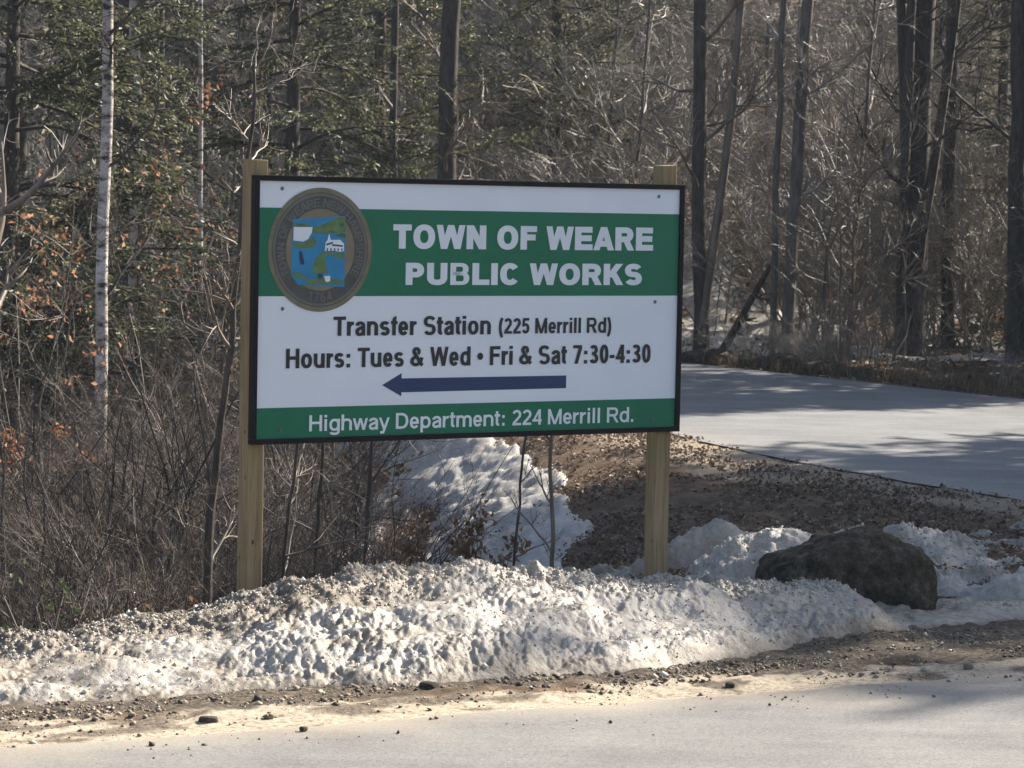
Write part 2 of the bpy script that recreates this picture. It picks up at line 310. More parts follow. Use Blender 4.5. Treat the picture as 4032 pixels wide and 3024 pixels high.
# ground sheet: dense where the photograph looks, coarse towards the horizon
av = np.concatenate([-np.geomspace(400, 3, 26), np.arange(-2.5, 3.4, 0.25), np.arange(3.4, 11.5, 0.035), np.arange(11.5, 26, 0.11), np.geomspace(26.2, 420, 40)])
bv = np.concatenate([-np.geomspace(300, 1, 18), np.arange(0, 10.2, 0.4), np.arange(10.2, 13.2, 0.03), np.arange(13.2, 24, 0.07), np.arange(24, 44, 0.2), np.geomspace(44.3, 460, 40)])
A_, B_ = np.meshgrid(av, bv, indexing='ij'); X_, Y_ = xy(A_, B_)
me = gridmesh('ground', X_, Y_, gz(X_, Y_))
nz1 = fbm(A_ * 1.3, B_ * 4, 21, 4); nz2 = fbm(A_ * 3, B_ * 9, 33, 4)
sand = smooth01((11.12 + 0.40 * nz1 - B_ + 0.12 * nz2) / 0.12) * smooth01((B_ - 10.2) / .1) * 0.98
# sunlit sandy shoulder of the side road as well
xl_ = np.interp(Y_, NE[:, 1], NE[:, 0]); sh = smooth01((X_ - xl_ + 1.0 + 0.9 * fbm(X_ * 0.9, Y_ * 0.5, 8, 4)) / 0.5) * (Y_ > 19) * (B_ > 14)
sand = np.maximum(sand, 0.55 * sh * (X_ < xl_ + .3))
mud = smooth01((B_ - 11.02 + 0.22 * nz2 + .2 * nz1 + 0.12 * smooth01((A_ - 6.6) / 1.5)) / 0.1) * smooth01((12.3 - B_) / 0.3)
mud = np.maximum(mud, smooth01((nz2 - 0.18) / .1) * (B_ > 10.62) * (B_ < 11.6) * .8)
set_attr(me, 'sand', sand); set_attr(me, 'mud', mud)
g = link('ground', me, M['ground'], smooth=True)
tag(g, 'brown leaf covered forest floor, sandy shoulder and shallow roadside ditch', kind='structure')

# main road in the foreground
ra = np.concatenate([np.linspace(-200, 2, 40), np.arange(2.05, 12, 0.03), np.linspace(12.3, 220, 40)]); rb = np.concatenate([np.linspace(0, 1, 14) ** 0.5])
RA, RT = np.meshgrid(ra, rb, indexing='ij')
edge = 10.62 + 0.05 * fbm(RA * 2.2, RA * 0 + 3, 4, 5, 0.6) + 0.025 * fbm(RA * 12, RA * 0, 6, 2)
RB = 2.8 + (edge - 2.8) * RT; RX, RY = xy(RA, RB)
me = gridmesh('road', RX, RY, 0.008 + 0.0 * RX); set_attr(me, 'sand', smooth01((RB - 10.25 - .3 * fbm(RA * 2, RB * 5, 12, 4)) / 0.5) * 0.55)
tag(link('road', me, M['road'], smooth=True), 'worn grey asphalt road running across the foreground', kind='structure')
# side road
n1 = resample(NE, 400); f1 = resample(FE, 400)
j = 0.06 * fbm(np.arange(400) * 0.16, np.zeros(400), 5, 4, 0.6); n1[:, 0] += j; n1[:, 1] += j * .4
tt = np.linspace(0, 1, 14)[None, :, None]; G = n1[:, None] * (1 - tt) + f1[:, None] * tt
me = gridmesh('side_road', G[..., 0], G[..., 1], 0.012 + 0 * G[..., 0]); set_attr(me, 'sand', np.broadcast_to(np.clip(1 - tt[..., 0] * 9, 0, 1) * .4, G.shape[:2]))
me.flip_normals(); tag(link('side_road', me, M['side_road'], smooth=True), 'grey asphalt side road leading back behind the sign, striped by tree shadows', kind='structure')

# ------------------------------------------------------------------ snow
def crumble(A, B, amp=1.0, s=0):
    """melt-pitted, furrowed relief of old ploughed snow (metres)"""
    u = (A * 0.80 + B * 0.60); v = (-A * 0.60 + B * 0.80)
    d1, v1 = worley(u * 8 + .8 * fbm(A * 5, B * 5, s), v * 17 + .8 * fbm(A * 5, B * 5, s + 1), s)
    d2, v2 = worley(u * 27 + fbm(A * 9, B * 9, s + 2), v * 40, s + 40)
    rough = smooth01(fbm(A * 1.9, B * 3.1, s + 21, 3) * 1.6 + .55)          # melted-smooth hollows among the crusted lumps
    d3, v3 = worley(A * 3.1 + .7 * fbm(A * 4, B * 4, s + 4), B * 4.4, s + 70)
    r = ((0.45 - d1) * 0.015 + (0.45 - d2) * 0.010 + 0.017 * fbm(u * 9, v * 26, s + 9, 3, .6) + 0.014 * fbm(A * 42, B * 42, s + 13, 3, .6)) * (.35 + .85 * rough)
    r = r + 0.09 * fbm(A * 2.6, B * 3.6, s + 7, 3) + (0.5 - d3) * 0.055 * smooth01(v3 * 2 - .4)
    return amp * r
# ploughed bank along the road
a1 = np.arange(2.6, 11.2, 0.0068); b1 = np.arange(11.15, 13.35, 0.0075)
A1, B1 = np.meshgrid(a1, b1, indexing='ij')
crest = np.interp(A1, [2.0, 3.4, 4.25, 4.67, 5.16, 5.34, 5.61, 5.94, 6.27, 6.52, 6.77, 7.28, 7.67, 8.07, 8.35, 8.66, 8.78, 9.2, 10.2, 12], [.14, .12, .13, .14, .19, .26, .33, .34, .38, .40, .33, .26, .24, .215, .215, .19, .055, .03, .02, .03])
toe = np.interp(A1, [2, 3.92, 4.3, 4.85, 5.37, 5.69, 6.17, 6.88, 7.49, 7.85, 8.4, 9.22, 12], [11.5, 11.50, 11.47, 11.5, 11.45, 11.30, 11.33, 11.34, 11.53, 11.70, 11.95, 12.05, 12.1]) + 0.05 * fbm(A1 * 3, A1 * 0, 61, 3)
t = (B1 - toe) / (12.45 - toe); back = (13.15 - B1) / (13.15 - 12.45)
prof = np.where(B1 < 12.45, np.clip(t, -0.25, 1) ** 1.0 * 0 + np.sign(t) * np.abs(np.clip(t, -.25, 1)) ** 0.62, smooth01(back + 0.05))
prof = np.where(B1 < 12.45, prof, prof * 1.25 - 0.25)
Z1 = crest * prof; ampf = smooth01((prof + 0.05) / 0.35) * (0.4 + 0.6 * np.clip(crest / 0.25, 0, 1))
Z1 = Z1 + crumble(A1, B1, 1.15) * ampf - 0.012 + smooth01((prof - .7) / .25) * ampf * (.024 * fbm(A1 * 22, B1 * 22, 211, 3, .7) + .03 * fbm(A1 * 9, B1 * 9, 213, 2))
X1, Y1 = xy(A1, B1); Z1 = Z1 + np.where(B1 > 12.6, np.minimum(gz(X1, Y1), 0), 0) * smooth01((B1 - 12.6) / .5)
me = gridmesh('snow_bank', X1, Y1, Z1)
low = fbm(A1 * 1.3, B1 * 3, 71, 4); hi_ = smooth01((t - 0.62 + 0.5 * low) / 0.35)
lowedge = smooth01((0.16 - t) / 0.16)
dirt = 0.36 + 0.40 * hi_ * smooth01((7.0 - A1) / 1.6) + 0.10 * hi_ + 0.35 * lowedge + 0.28 * smooth01((0.02 - low) / 0.25) * smooth01((5.6 - A1) / .8)
dirt = dirt + 0.25 * smooth01((fbm(A1 * 5, B1 * 7, 81, 4) - 0.12) / 0.15) * smooth01((7.3 - A1) / 2)
dirt = dirt + 0.12 * smooth01((A1 - 7.6) / 0.8)
set_attr(me, 'dirt', dirt)
bank = link('snow_bank', me, M['snow'], smooth=True)
tag(bank, 'long gritty bank of ploughed snow along the road in front of both sign posts', 'snow bank')
# piled snow behind and beside the boulder
a2 = np.arange(7.6, 13.0, 0.011); b2 = np.arange(12.6, 15.6, 0.013); A2, B2 = np.meshgrid(a2, b2, indexing='ij')
cz = np.interp(A2, [8.35, 8.55, 8.75, 8.92, 9.2, 9.5, 9.75, 9.95, 10.2, 10.5, 10.8, 11.4, 12.6], [-.16, -.08, .10, .26, .36, .27, .20, .23, .19, .14, .10, .06, .05])
cb = 14.0 - 0.05 * (A2 - 9); wfront = np.interp(A2, [7.6, 8.9, 9.5, 9.9, 12], [.5, .6, 1.1, 1.6, 1.9])
prof2 = np.where(B2 < cb, 1 - np.clip((cb - B2) / wfront, 0, 9) ** 1.3, 1 - np.clip((B2 - cb) / 0.8, 0, 9) ** 1.6); prof2 = np.clip(prof2, -0.5, 1)
X2, Y2 = xy(A2, B2); Z2 = np.minimum(gz(X2, Y2), 0.0) * .6 + cz * prof2 - 0.02 - 0.34 * smooth01((fbm(A2 * 1.6 - B2 * 1.2, B2 * 3.4 + A2, 95, 3) - .02) / .25) * smooth01((9.9 - A2) / .6) * (1 - smooth01((prof2 - .88) / .15))
# slanting furrows where the snow has slid to the left
fur = fbm((A2 - 0.9 * (B2 - 13)) * 1.2, (A2 * 0.5 + B2) * 7.5, 90, 3) * 0.14
Z2 = Z2 + (crumble(A2, B2, 1.25, 50) + 1.2 * fur) - .045 * smooth01((prof2 + .2) / .5)
me = gridmesh('snow_pile', X2, Y2, Z2)
set_attr(me, 'dirt', 0.34 + 0.25 * smooth01((fbm(A2 * 3, B2 * 3, 91, 4)) / 0.2) + .12 * smooth01((9.3 - A2)))
tag(link('snow_pile', me, M['snow'], smooth=True), 'furrowed heap of old snow behind and to both sides of the brown boulder', 'snow pile')
# thin snow lying on the embankment and in the ditch: pokes out of the leaf litter where it is thick enough
gx = np.arange(-5.5, 2.2, 0.022); gy = np.arange(14.2, 31, 0.045); GX, GY = np.meshgrid(gx, gy, indexing='ij')
cx = np.interp(GY, [14.5, 17, 20, 24, 27, 31], [0.30, 0.18, 0.12, -0.15, -0.5, -1.3]); hw = np.interp(GY, [14.5, 17, 20, 24, 28], [0.30, 0.36, 0.48, 0.62, 0.5])
strip = 1 - ((GX - cx) / hw) ** 2
strip = np.clip(strip, -1.5, 1)
patch = 0.75 * smooth01((fbm(GX * 0.9, GY * 0.33, 101, 3) - 0.06) / 0.25) * smooth01((0.6 - GX) / .8)
strip = np.where(GX > cx, 1 - ((GX - cx) / hw) ** 2 * 1.6, strip); strip = np.clip(strip, -2.2, 1)
th_ = np.maximum(strip, (patch * 1.3 - 0.28) * smooth01((-.9 - GX) / .4) - 1.6 * smooth01((GX + .9) / .4)) + .95 * fbm(GX * 2.6, (GY * 0.6 + GX * .8), 103, 5, 0.6) + .35 * fbm(GX * 9, GY * 3.5 + GX * 3, 104, 4, .65)
thick = 0.03 * np.tanh((th_ - 0.12) * 5) + .03 * np.clip(th_, 0, 1.5)
a_, b_ = ab(GX, GY); thick = thick - 0.25 * smooth01((13.3 - b_) / 0.5)
gfur = np.where(thick > 0, 0.07 * fbm(GX * 1.7 - GY * .45, GX * 2.4 + GY * 2.0, 107, 3) + 0.03 * fbm(GX * 7 - GY * 2, GY * 3 + GX * 5, 121, 4, .6), 0)
me = gridmesh('snow_patches', GX, GY, gz(GX, GY) + thick + gfur * smooth01(thick / .03))
set_attr(me, 'dirt', 0.12 + 0.2 * smooth01(fbm(GX * 3, GY * 2, 131, 4) / .2))
tag(link('snow_patches', me, M['snow']), 'patchy strip of snow lying down the embankment between the sign posts', kind='stuff')
# far snow showing between the trunks
gx = np.arange(1.5, 7.5, 0.05); gy = np.arange(40, 56, 0.14); GX, GY = np.meshgrid(gx, gy, indexing='ij')
th_ = 0.9 * smooth01((0.9 - np.abs(GX - 3.0) / 1.0)) * smooth01((GY - 41.0) / 1.5) + 1.3 * fbm(GX * 1.3, GY * 0.5, 141, 4) + 0.05
me = gridmesh('far_snow_patches', GX, GY, gz(GX, GY) + np.clip(th_, -1, 1) * 0.10); set_attr(me, 'dirt', np.full(GX.shape, 0.12))
tag(link('far_snow_patches', me, M['snow'], smooth=True), 'bright sunlit snow lying on the forest floor beyond the side road', kind='stuff')

# ------------------------------------------------------------------ air
hm = bpy.data.materials.new('haze_air'); hm.use_nodes = True; hn = hm.node_tree.nodes; hn.remove(hn['Principled BSDF'])
pv = hn.new('ShaderNodeVolumePrincipled'); pv.inputs['Color'].default_value = (.70, .84, 1, 1); pv.inputs['Density'].default_value = 0.0004; pv.inputs['Anisotropy'].default_value = 0.35
hm.node_tree.links.new(pv.outputs[0], hn['Material Output'].inputs['Volume'])
tag(link('haze', boxmesh('haze', -480, 480, -480, 520, -5.0, 48), hm), 'thin cold haze hanging in the backlit air', kind='stuff')

# ------------------------------------------------------------------ small scatter
rng = np.random.RandomState(11)
OCT_V = np.array([(1, 0, 0), (-1, 0, 0), (0, 1, 0), (0, -1, 0), (0, 0, 1), (0, 0, -1)], float)
OCT_F = np.array([(0, 2, 4), (2, 1, 4), (1, 3, 4), (3, 0, 4), (2, 0, 5), (1, 2, 5), (3, 1, 5), (0, 3, 5)])
CUB_V = np.array([(x, y, z) for x in (-1, 1) for y in (-1, 1) for z in (-1, 1)], float) * 0.7
CUB_F = np.array([(0, 1, 3, 2), (4, 6, 7, 5), (0, 4, 5, 1), (2, 3, 7, 6), (0, 2, 6, 4), (1, 5, 7, 3)])
def rotmats(n, rng, tilt=math.pi):
    q = rng.normal(size=(n, 4)); q /= np.linalg.norm(q, axis=1)[:, None]; a, b, c, d = q.T
    return np.stack([1 - 2 * (c * c + d * d), 2 * (b * c - a * d), 2 * (b * d + a * c), 2 * (b * c + a * d), 1 - 2 * (b * b + d * d), 2 * (c * d - a * b), 2 * (b * d - a * c), 2 * (c * d + a * b), 1 - 2 * (b * b + c * c)], -1).reshape(n, 3, 3)
def lumps(P, S, rng, flatz=0.7, oct_=True):
    V0, F0 = (OCT_V, OCT_F) if oct_ else (CUB_V, CUB_F); n = len(P)
    V = V0[None] * (1 + 0.35 * rng.uniform(-1, 1, (n, len(V0), 3))) * (0.7 + 0.6 * rng.rand(n, 1, 3))
    V = np.einsum('nij,nkj->nki', rotmats(n, rng), V); V[..., 2] *= flatz
    V = V * S[:, None, None] + P[:, None]
    F = F0[None] + (np.arange(n) * len(V0))[:, None, None]
    return V.reshape(-1, 3), F.reshape(-1, F0.shape[1])
def quads(P, D, S, rng, aspect=0.5, fold=0.25):
    """small folded leaf blades: centre P, direction D, size S -> 6 verts, 4 tris each"""
    n = len(P); D = D / (np.linalg.norm(D, axis=1)[:, None] + 1e-9)
    ref = rng.normal(size=(n, 3)); U = np.cross(D, ref); U /= np.linalg.norm(U, axis=1)[:, None] + 1e-9; W = np.cross(D, U)
    s = S[:, None]; a = P - D * s * .5; b = P + D * s * .5
    l = P + U * s * aspect * .5 + W * s * fold * .4; r = P - U * s * aspect * .5 + W * s * fold * .4
    V = np.stack([a, l, b, r], 1).reshape(-1, 3); i = np.arange(n)[:, None] * 4
    F = np.concatenate([i + [0, 1, 2], i + [0, 2, 3]], 0); return V, F
# ice crumbs on the bank
def sample_grid(X, Y, Z, wgt, n, rng):
    p = wgt.ravel().clip(0); p = p / p.sum(); k = rng.choice(p.size, n, p=p); return np.stack([X.ravel()[k], Y.ravel()[k], Z.ravel()[k]], 1), k
wgt = smooth01((prof - 0.05) / .2) * (crest > 0.05) * (0.25 + 2.2 * smooth01((prof - .75) / .2)) * (B1 < 12.8)
P, k = sample_grid(X1, Y1, Z1, wgt, 9000, rng); S = rng.uniform(0.003, 0.0075, len(P)) * (1 + 1.2 * (rng.rand(len(P)) > .96))
V, F = lumps(P + [0, 0, .003], S, rng, 1.0); me = npmesh('ice_crumbs', V, F)
tag(link('ice_crumbs', me, M['chunk']), 'grains and small lumps of ice crusted over the roadside snow bank', kind='stuff')
wgt = smooth01((prof2 - 0.3) / .3) * (0.2 + 2 * smooth01((prof2 - .8) / .15))
P, k = sample_grid(X2, Y2, Z2, wgt, 4500, rng); V, F = lumps(P, rng.uniform(0.003, 0.011, len(P)), rng, 1.0)
tag(link('ice_lumps', npmesh('ice_lumps', V, F), M['chunk']), 'small ice lumps crusted on the snow heap around the boulder', kind='stuff')
# grit and pebbles on the shoulder
n = 9000; a = rng.uniform(3.2, 12, n); b = np.where(rng.rand(n) < .2, rng.uniform(10.62, 11.5, n), rng.normal(11.22 - .12 * (a > 6.3), .15, n)); b = np.where(rng.rand(n) < .03, 10.62 - np.abs(rng.normal(0, .25, n)), b)
xtra = 7000; a = np.concatenate([a, rng.uniform(6.3, 12, xtra)]); b = np.concatenate([b, rng.uniform(10.85, 12.0, xtra)])
kp = (b < 12.0) & (fbm(a * 2.4, b * 6, 151, 3) > -0.12); a, b = a[kp], b[kp]; x, y = xy(a, b)
z = np.where(b < 10.62, 0.009, gz(x, y)); S = rng.exponential(0.0032, len(a)) + 0.0022; S = np.clip(S, 0, .022)
V, F = lumps(np.stack([x, y, z + S * .3], 1), S, rng, 0.7); tag(link('gravel', npmesh('gravel', V, F), M['grit']), 'loose grit and pebbles strewn along the sandy shoulder', kind='stuff')
# fallen leaves
def scatter_leaves(n, region, size, seed, name, label, dens=None):
    r = np.random.RandomState(seed); x = r.uniform(region[0], region[1], n); y = r.uniform(region[2], region[3], n); a, b = ab(x, y)
    kp = (b > 12.75) & (side_mask(x, y) < .01)
    if dens is not None: kp &= dens(x, y, r)
    x, y = x[kp], y[kp]; z = gz(x, y) + r.uniform(0.0, .03, len(x)); D = r.normal(size=(len(x), 3)); D[:, 2] *= .5
    V, F = quads(np.stack([x, y, z], 1), D, size[0] + (size[1] - size[0]) * r.rand(len(x)) ** 2.2, r, .6, .5)
    return tag(link(name, npmesh(name, V, F), M['litter']), label, kind='stuff')
scatter_leaves(150000, (-4, 5, 14, 27), (.012, .055), 5, 'leaf_litter', 'brown fallen leaves covering the embankment behind the sign', lambda x, y, r: fbm(x * 1.5, y * .9, 161, 4, .6) + r.normal(size=len(x)) * .16 > -.10)
scatter_leaves(26000, (-10, 10, 27, 52), (.05, .12), 6, 'far_leaf_litter', 'brown fallen leaves on the forest floor beyond the side road')

# ------------------------------------------------------------------ rocks
def rock(name, loc, dims, seed, label, cat, mt, rz=0.0, box=0.35, sub=4, rough=0.10):
    bm = bmesh.new(); bmesh.ops.create_icosphere(bm, subdivisions=sub, radius=1.0)
    r = random.Random(seed); off = [r.uniform(0, 50) for _ in range(3)]
    co = np.array([v.co[:] for v in bm.verts]); e = 2 + box * 4
    nrm = (np.abs(co) ** e).sum(1) ** (1 / e); co = co / nrm[:, None]
    d = 1 + (.035 * fbm(co[:, 0] * 11 + off[0], co[:, 1] * 11 + co[:, 2] * 13, seed + 8, 4, .6) if sub > 4 else 0) + rough * 1.6 * (fbm(co[:, 0] * 1.6 + off[0], co[:, 1] * 1.6 + co[:, 2] * 1.9 + off[1], seed, 4)) + rough * .5 * fbm(co[:, 0] * 6 + co[:, 2] * 3, co[:, 1] * 6 + co[:, 2] * 5, seed + 3, 3)
    co = co * d[:, None] * np.array(dims) * .5
    for v, c in zip(bm.verts, co): v.co = c
    me = bpy.data.meshes.new(name); bm.to_mesh(me); bm.free()
    o = link(name, me, mt, smooth=sub > 2); o.location = loc; o.rotation_euler = (0, 0, rz)
    return tag(o, label, cat)
bo = rock('boulder', (1.75, 15.58, 0.03), (0.87, 0.62, 0.68), 5, 'large dark brown rounded boulder sitting in the roadside snow right of the sign', 'boulder', M['rock'], R(6), .42, 6, .12)
for v in bo.data.vertices:      # the stone slopes away to the left and stands nearly upright on the right
    x_ = v.co.x / .45
    v.co.z *= 1 - .22 * float(smooth01((-x_ - .1) / .8)) if v.co.z > 0 else 1
    v.co.x += .06 * v.co.z
# dirty snow lying on the boulder's top
bm = bmesh.new(); bmesh.ops.create_grid(bm, x_segments=60, y_segments=40, size=1); me = bpy.data.meshes.new('snow_cap')
for v in bm.verts:
    u_, v_ = v.co.x, v.co.y; rr = math.hypot(u_, v_)
    v.co = (u_ * 0.30 - .09, v_ * 0.22, 0.325 + .06 * u_ - 0.15 * rr ** 2.2 + 0.03 * float(fbm(u_ * 3, v_ * 3, 171, 4)) - .06 * float(smooth01((float(fbm(u_ * 2, v_ * 2, 173, 3)) + .1) / .3)))
bm.to_mesh(me); bm.free(); set_attr(me, 'dirt', np.full(len(me.vertices), 0.60)); link('snow_cap', me, M['snow'], bo)
for i, (a, b, s, lb) in enumerate([(4.55, 10.83, (.075, .05, .035), 'flat dark stone lying on the pale sand at the left of the shoulder'),
                                   (4.82, 10.52, (.03, .025, .02), 'small dark pebble on the asphalt just below the flat dark stone'),
                                   (6.95, 10.78, (.05, .04, .03), 'dark stone on the sandy shoulder below the right sign post'),
                                   (5.72, 11.22, (.09, .06, .05), 'dark wet stone tucked under the toe of the snow bank near its middle'),
                                   (8.25, 10.82, (.045, .035, .035), 'pale tan stone at the asphalt edge on the far right')]):
    x, y = xy(a, b); rock('stone', (x, y, 0.018), s, 20 + i, lb, 'stone', M['rock'] if i < 4 else M['seal_tan'], i * .8, .4, 3)
for i, (x, y, s, lb) in enumerate([(2.55, 38.6, (.75, .5, .32), 'dark rock beside the far road edge, leftmost next to the sign frame'),
                                   (3.05, 37.9, (.5, .4, .25), 'low brown rock left of the thin leaning tree at the far road edge'),
                                   (3.42, 37.3, (.62, .45, .34), 'mossy rock at the foot of the thin dark trunk by the far road edge'),
                                   (3.80, 36.6, (.55, .4, .28), 'rounded rock at the foot of the second leaning trunk by the road'),
                                   (4.15, 36.0, (.42, .35, .22), 'small rock, rightmost of the row along the far road edge')]):
    rock('rock', (x, y, 0.03), s, 40 + i, lb, 'rock', M['rock'], i * 1.3, .3, 3, .16)

# ------------------------------------------------------------------ tubes / trees
def tubes(polys, sides=4):
    """polys: list of (P (m,n,3), R (m,n)) -> verts, quads"""
    out = []
    for P, Rr in polys:
        m, n, _ = P.shape
        if m == 0: continue
        T = np.gradient(P, axis=1); T /= np.linalg.norm(T, axis=2, keepdims=True) + 1e-9
        mt = T.mean(1); ref = np.where(np.abs(mt[:, 2:3]) > .8, np.array([[1.0, 0, 0]]), np.array([[0, 0, 1.0]]))[:, None]
        U = np.cross(T, np.broadcast_to(ref, T.shape)); U /= np.linalg.norm(U, axis=2, keepdims=True) + 1e-9; W = np.cross(T, U)
        th = np.arange(sides) * 2 * math.pi / sides
        V = P[:, :, None] + Rr[:, :, None, None] * (np.cos(th)[None, None, :, None] * U[:, :, None] + np.sin(th)[None, None, :, None] * W[:, :, None])
        i = (np.arange(m)[:, None, None] * n + np.arange(n - 1)[None, :, None]) * sides; k = np.arange(sides)[None, None]; k2 = (k + 1) % sides
        F = np.stack([i + k, i + k2, i + sides + k2, i + sides + k], -1).reshape(-1, 4)
        out.append((V.reshape(-1, 3), F))
    return merge(out)
def grow(rng, P, Rr, k, t0, t1, L, ang, upb, n, r0, jit=0.15, taper=0.25, lvar=.5, shrink=.5, side=None):
    """k children on every parent polyline; returns P2 (m*k,n,3), R2"""
    m, pn, _ = P.shape; t = rng.uniform(t0, t1, (m, k)); f = t * (pn - 1); i = np.minimum(f.astype(int), pn - 2); f = (f - i)[..., None]
    mi = np.arange(m)[:, None]; base = P[mi, i] * (1 - f) + P[mi, i + 1] * f; tan = P[mi, i + 1] - P[mi, i]; tan /= np.linalg.norm(tan, axis=2, keepdims=True) + 1e-9
    rad = Rr[mi, i] * (1 - f[..., 0]) + Rr[mi, i + 1] * f[..., 0]
    base = base.reshape(-1, 3); tan = tan.reshape(-1, 3); rad = rad.ravel(); t = t.ravel(); c = len(base)
    v = rng.normal(size=(c, 3)); v -= (v * tan).sum(1, keepdims=True) * tan; v /= np.linalg.norm(v, axis=1, keepdims=True) + 1e-9
    if side is not None: v = v * side; v /= np.linalg.norm(v, axis=1, keepdims=True) + 1e-9
    a = rng.normal(ang, .18, c)[:, None]; d = tan * np.cos(a) + v * np.sin(a)
    ln = L * (1 - shrink * t) * rng.uniform(1 - lvar, 1 + lvar * .5, c); pts = [base]; r = [np.minimum(rad * .85, r0)]
    for q in range(1, n):
        d = d + rng.normal(size=(c, 3)) * jit + np.array([0, 0, upb]) / n; d /= np.linalg.norm(d, axis=1, keepdims=True); pts.append(pts[-1] + d * (ln / (n - 1))[:, None]); r.append(r[0] * (1 - (1 - taper) * q / (n - 1)))
    return np.stack(pts, 1), np.stack(r, 1)
def mesh_of(name, polys, sides, m):
    V, F = tubes(polys, sides); me = npmesh(name, V, F); me.materials.append(m)
    me.polygons.foreach_set('use_smooth', np.ones(len(me.polygons), dtype=bool)); return me
def trunk_poly(p0, p1, r0, r1, rng, n=16, wob=0.02):
    t = np.linspace(0, 1, n)[:, None]; P = np.array(p0) * (1 - t) + np.array(p1) * t; ln = np.linalg.norm(np.array(p1) - p0)
    wv = np.cumsum(rng.normal(size=(n, 3)) * wob * ln / n, axis=0); wv -= wv[0] + (wv[-1] - wv[0]) * t; wv[:, 2] = 0
    rr = r0 * (1 - t[:, 0]) + r1 * t[:, 0]; rr[0] *= 1.25
    return (P + wv)[None], rr[None]
def copy_thing(root, loc, rz, s, label=None):
    c = root.copy(); COL.objects.link(c); c.location = loc; c.rotation_euler = (0, 0, rz); c.scale = (s, s, s)
    if label: c['label'] = label
    for ch in list(root.children):
        d = ch.copy(); COL.objects.link(d); d.parent = c
    return c

def bare_tree(name, base, top, r0, r1, seed, label, barkm, cat='tree', twigm=None, nb=14, bl=1.6, t0=.12, k2=7, k3=6, sides=10, up=.5, wob=.034, group=None, extra=None, r_b=.03, twig_r=.006):
    """one leafless tree given base and top points in world space"""
    rng = np.random.RandomState(seed); zb = float(gz(base[0], base[1])) - .05; o = empty(name, (base[0], base[1], zb))
    p1 = (top[0] - base[0], top[1] - base[1], top[2] - zb)
    TP, TR = trunk_poly((0, 0, 0), p1, r0, r1, rng, 22, wob)
    link('trunk', mesh_of('trunk', [(TP, TR)], sides, barkm), parent=o)
    B, BR = grow(rng, TP, TR, nb, t0, 1, bl, 1.05, up, 8, r_b, .14)
    if extra:
        for pts, ra, rb_ in extra:      # particular limbs seen in the photograph (world points)
            q = np.array(pts, float) - [base[0], base[1], zb]; tq = np.linspace(0, 1, 8) * (len(q) - 1); iq = np.minimum(tq.astype(int), len(q) - 2); fq = (tq - iq)[:, None]
            qq = q[iq] * (1 - fq) + q[iq + 1] * fq; B = np.concatenate([B, qq[None]]); BR = np.concatenate([BR, np.linspace(ra, rb_, 8)[None]])
    Cc, CR = grow(rng, B, BR, k2, .15, 1, bl * .5, .8, .3, 6, r_b * .5, .18)
    Dd, DR = grow(rng, Cc, CR, k3, .1, 1, bl * .25, .7, .2, 4, twig_r, .2, .5)
    link('branches', mesh_of('branches', [(B, BR), (Cc, CR)], 5, twigm or barkm), parent=o)['kind'] = 'stuff'
    link('twigs', mesh_of('twigs', [(Dd, DR)], 3, twigm or M['twig']), parent=o)['kind'] = 'stuff'
    return tag(o, label, cat, group)

# --- conifers: drooping boughs with flat sprays of needles
def conifer(name, base, h, seed, label, nmat, lo=.02, hi=1.0, nb=60, bl=2.4, droop=-.35, dens=34, leaf=(.03, .075), group=None, r0=.12, lean=(0, 0), cat='evergreen tree', sub=9):
    rng = np.random.RandomState(seed); zb = float(gz(base[0], base[1])) - .05; o = empty(name, (base[0], base[1], zb))
    TP, TR = trunk_poly((0, 0, 0), (lean[0], lean[1], h), r0, .015, rng, 24, .01)
    link('trunk', mesh_of('trunk', [(TP, TR)], 9, M['dark_bark']), parent=o)
    B, BR = grow(rng, TP, TR, nb, lo, hi, bl, 1.45, droop, 8, .022, .07, .2, .35, .62)
    Cc, CR = grow(rng, B, BR, sub, .15, 1, bl * .36, .75, droop * .4, 5, .007, .08, .4, side=np.array([[1, 1, .25]]))
    link('boughs', mesh_of('boughs', [(B, BR), (Cc, CR)], 4, M['dark_bark']), parent=o)['kind'] = 'stuff'
    m, n, _ = Cc.shape; t = rng.uniform(0, 1, (m, dens)) * (n - 1); i = np.minimum(t.astype(int), n - 2); f = (t - i)[..., None]; mi = np.arange(m)[:, None]
    P = (Cc[mi, i] * (1 - f) + Cc[mi, i + 1] * f).reshape(-1, 3); T = (Cc[mi, i + 1] - Cc[mi, i]).reshape(-1, 3); T /= np.linalg.norm(T, axis=1, keepdims=True) + 1e-9
    D = T + rng.normal(size=P.shape) * np.array([.7, .7, .3]); P = P + rng.normal(size=P.shape) * [.035, .035, .018]
    V, F = quads(P, D, rng.uniform(*leaf, len(P)), rng, .38, .3); me = npmesh('needles', V, F); me.materials.append(nmat); ob = link('needles', me, parent=o); ob['kind'] = 'stuff'
    return tag(o, label, cat, group)

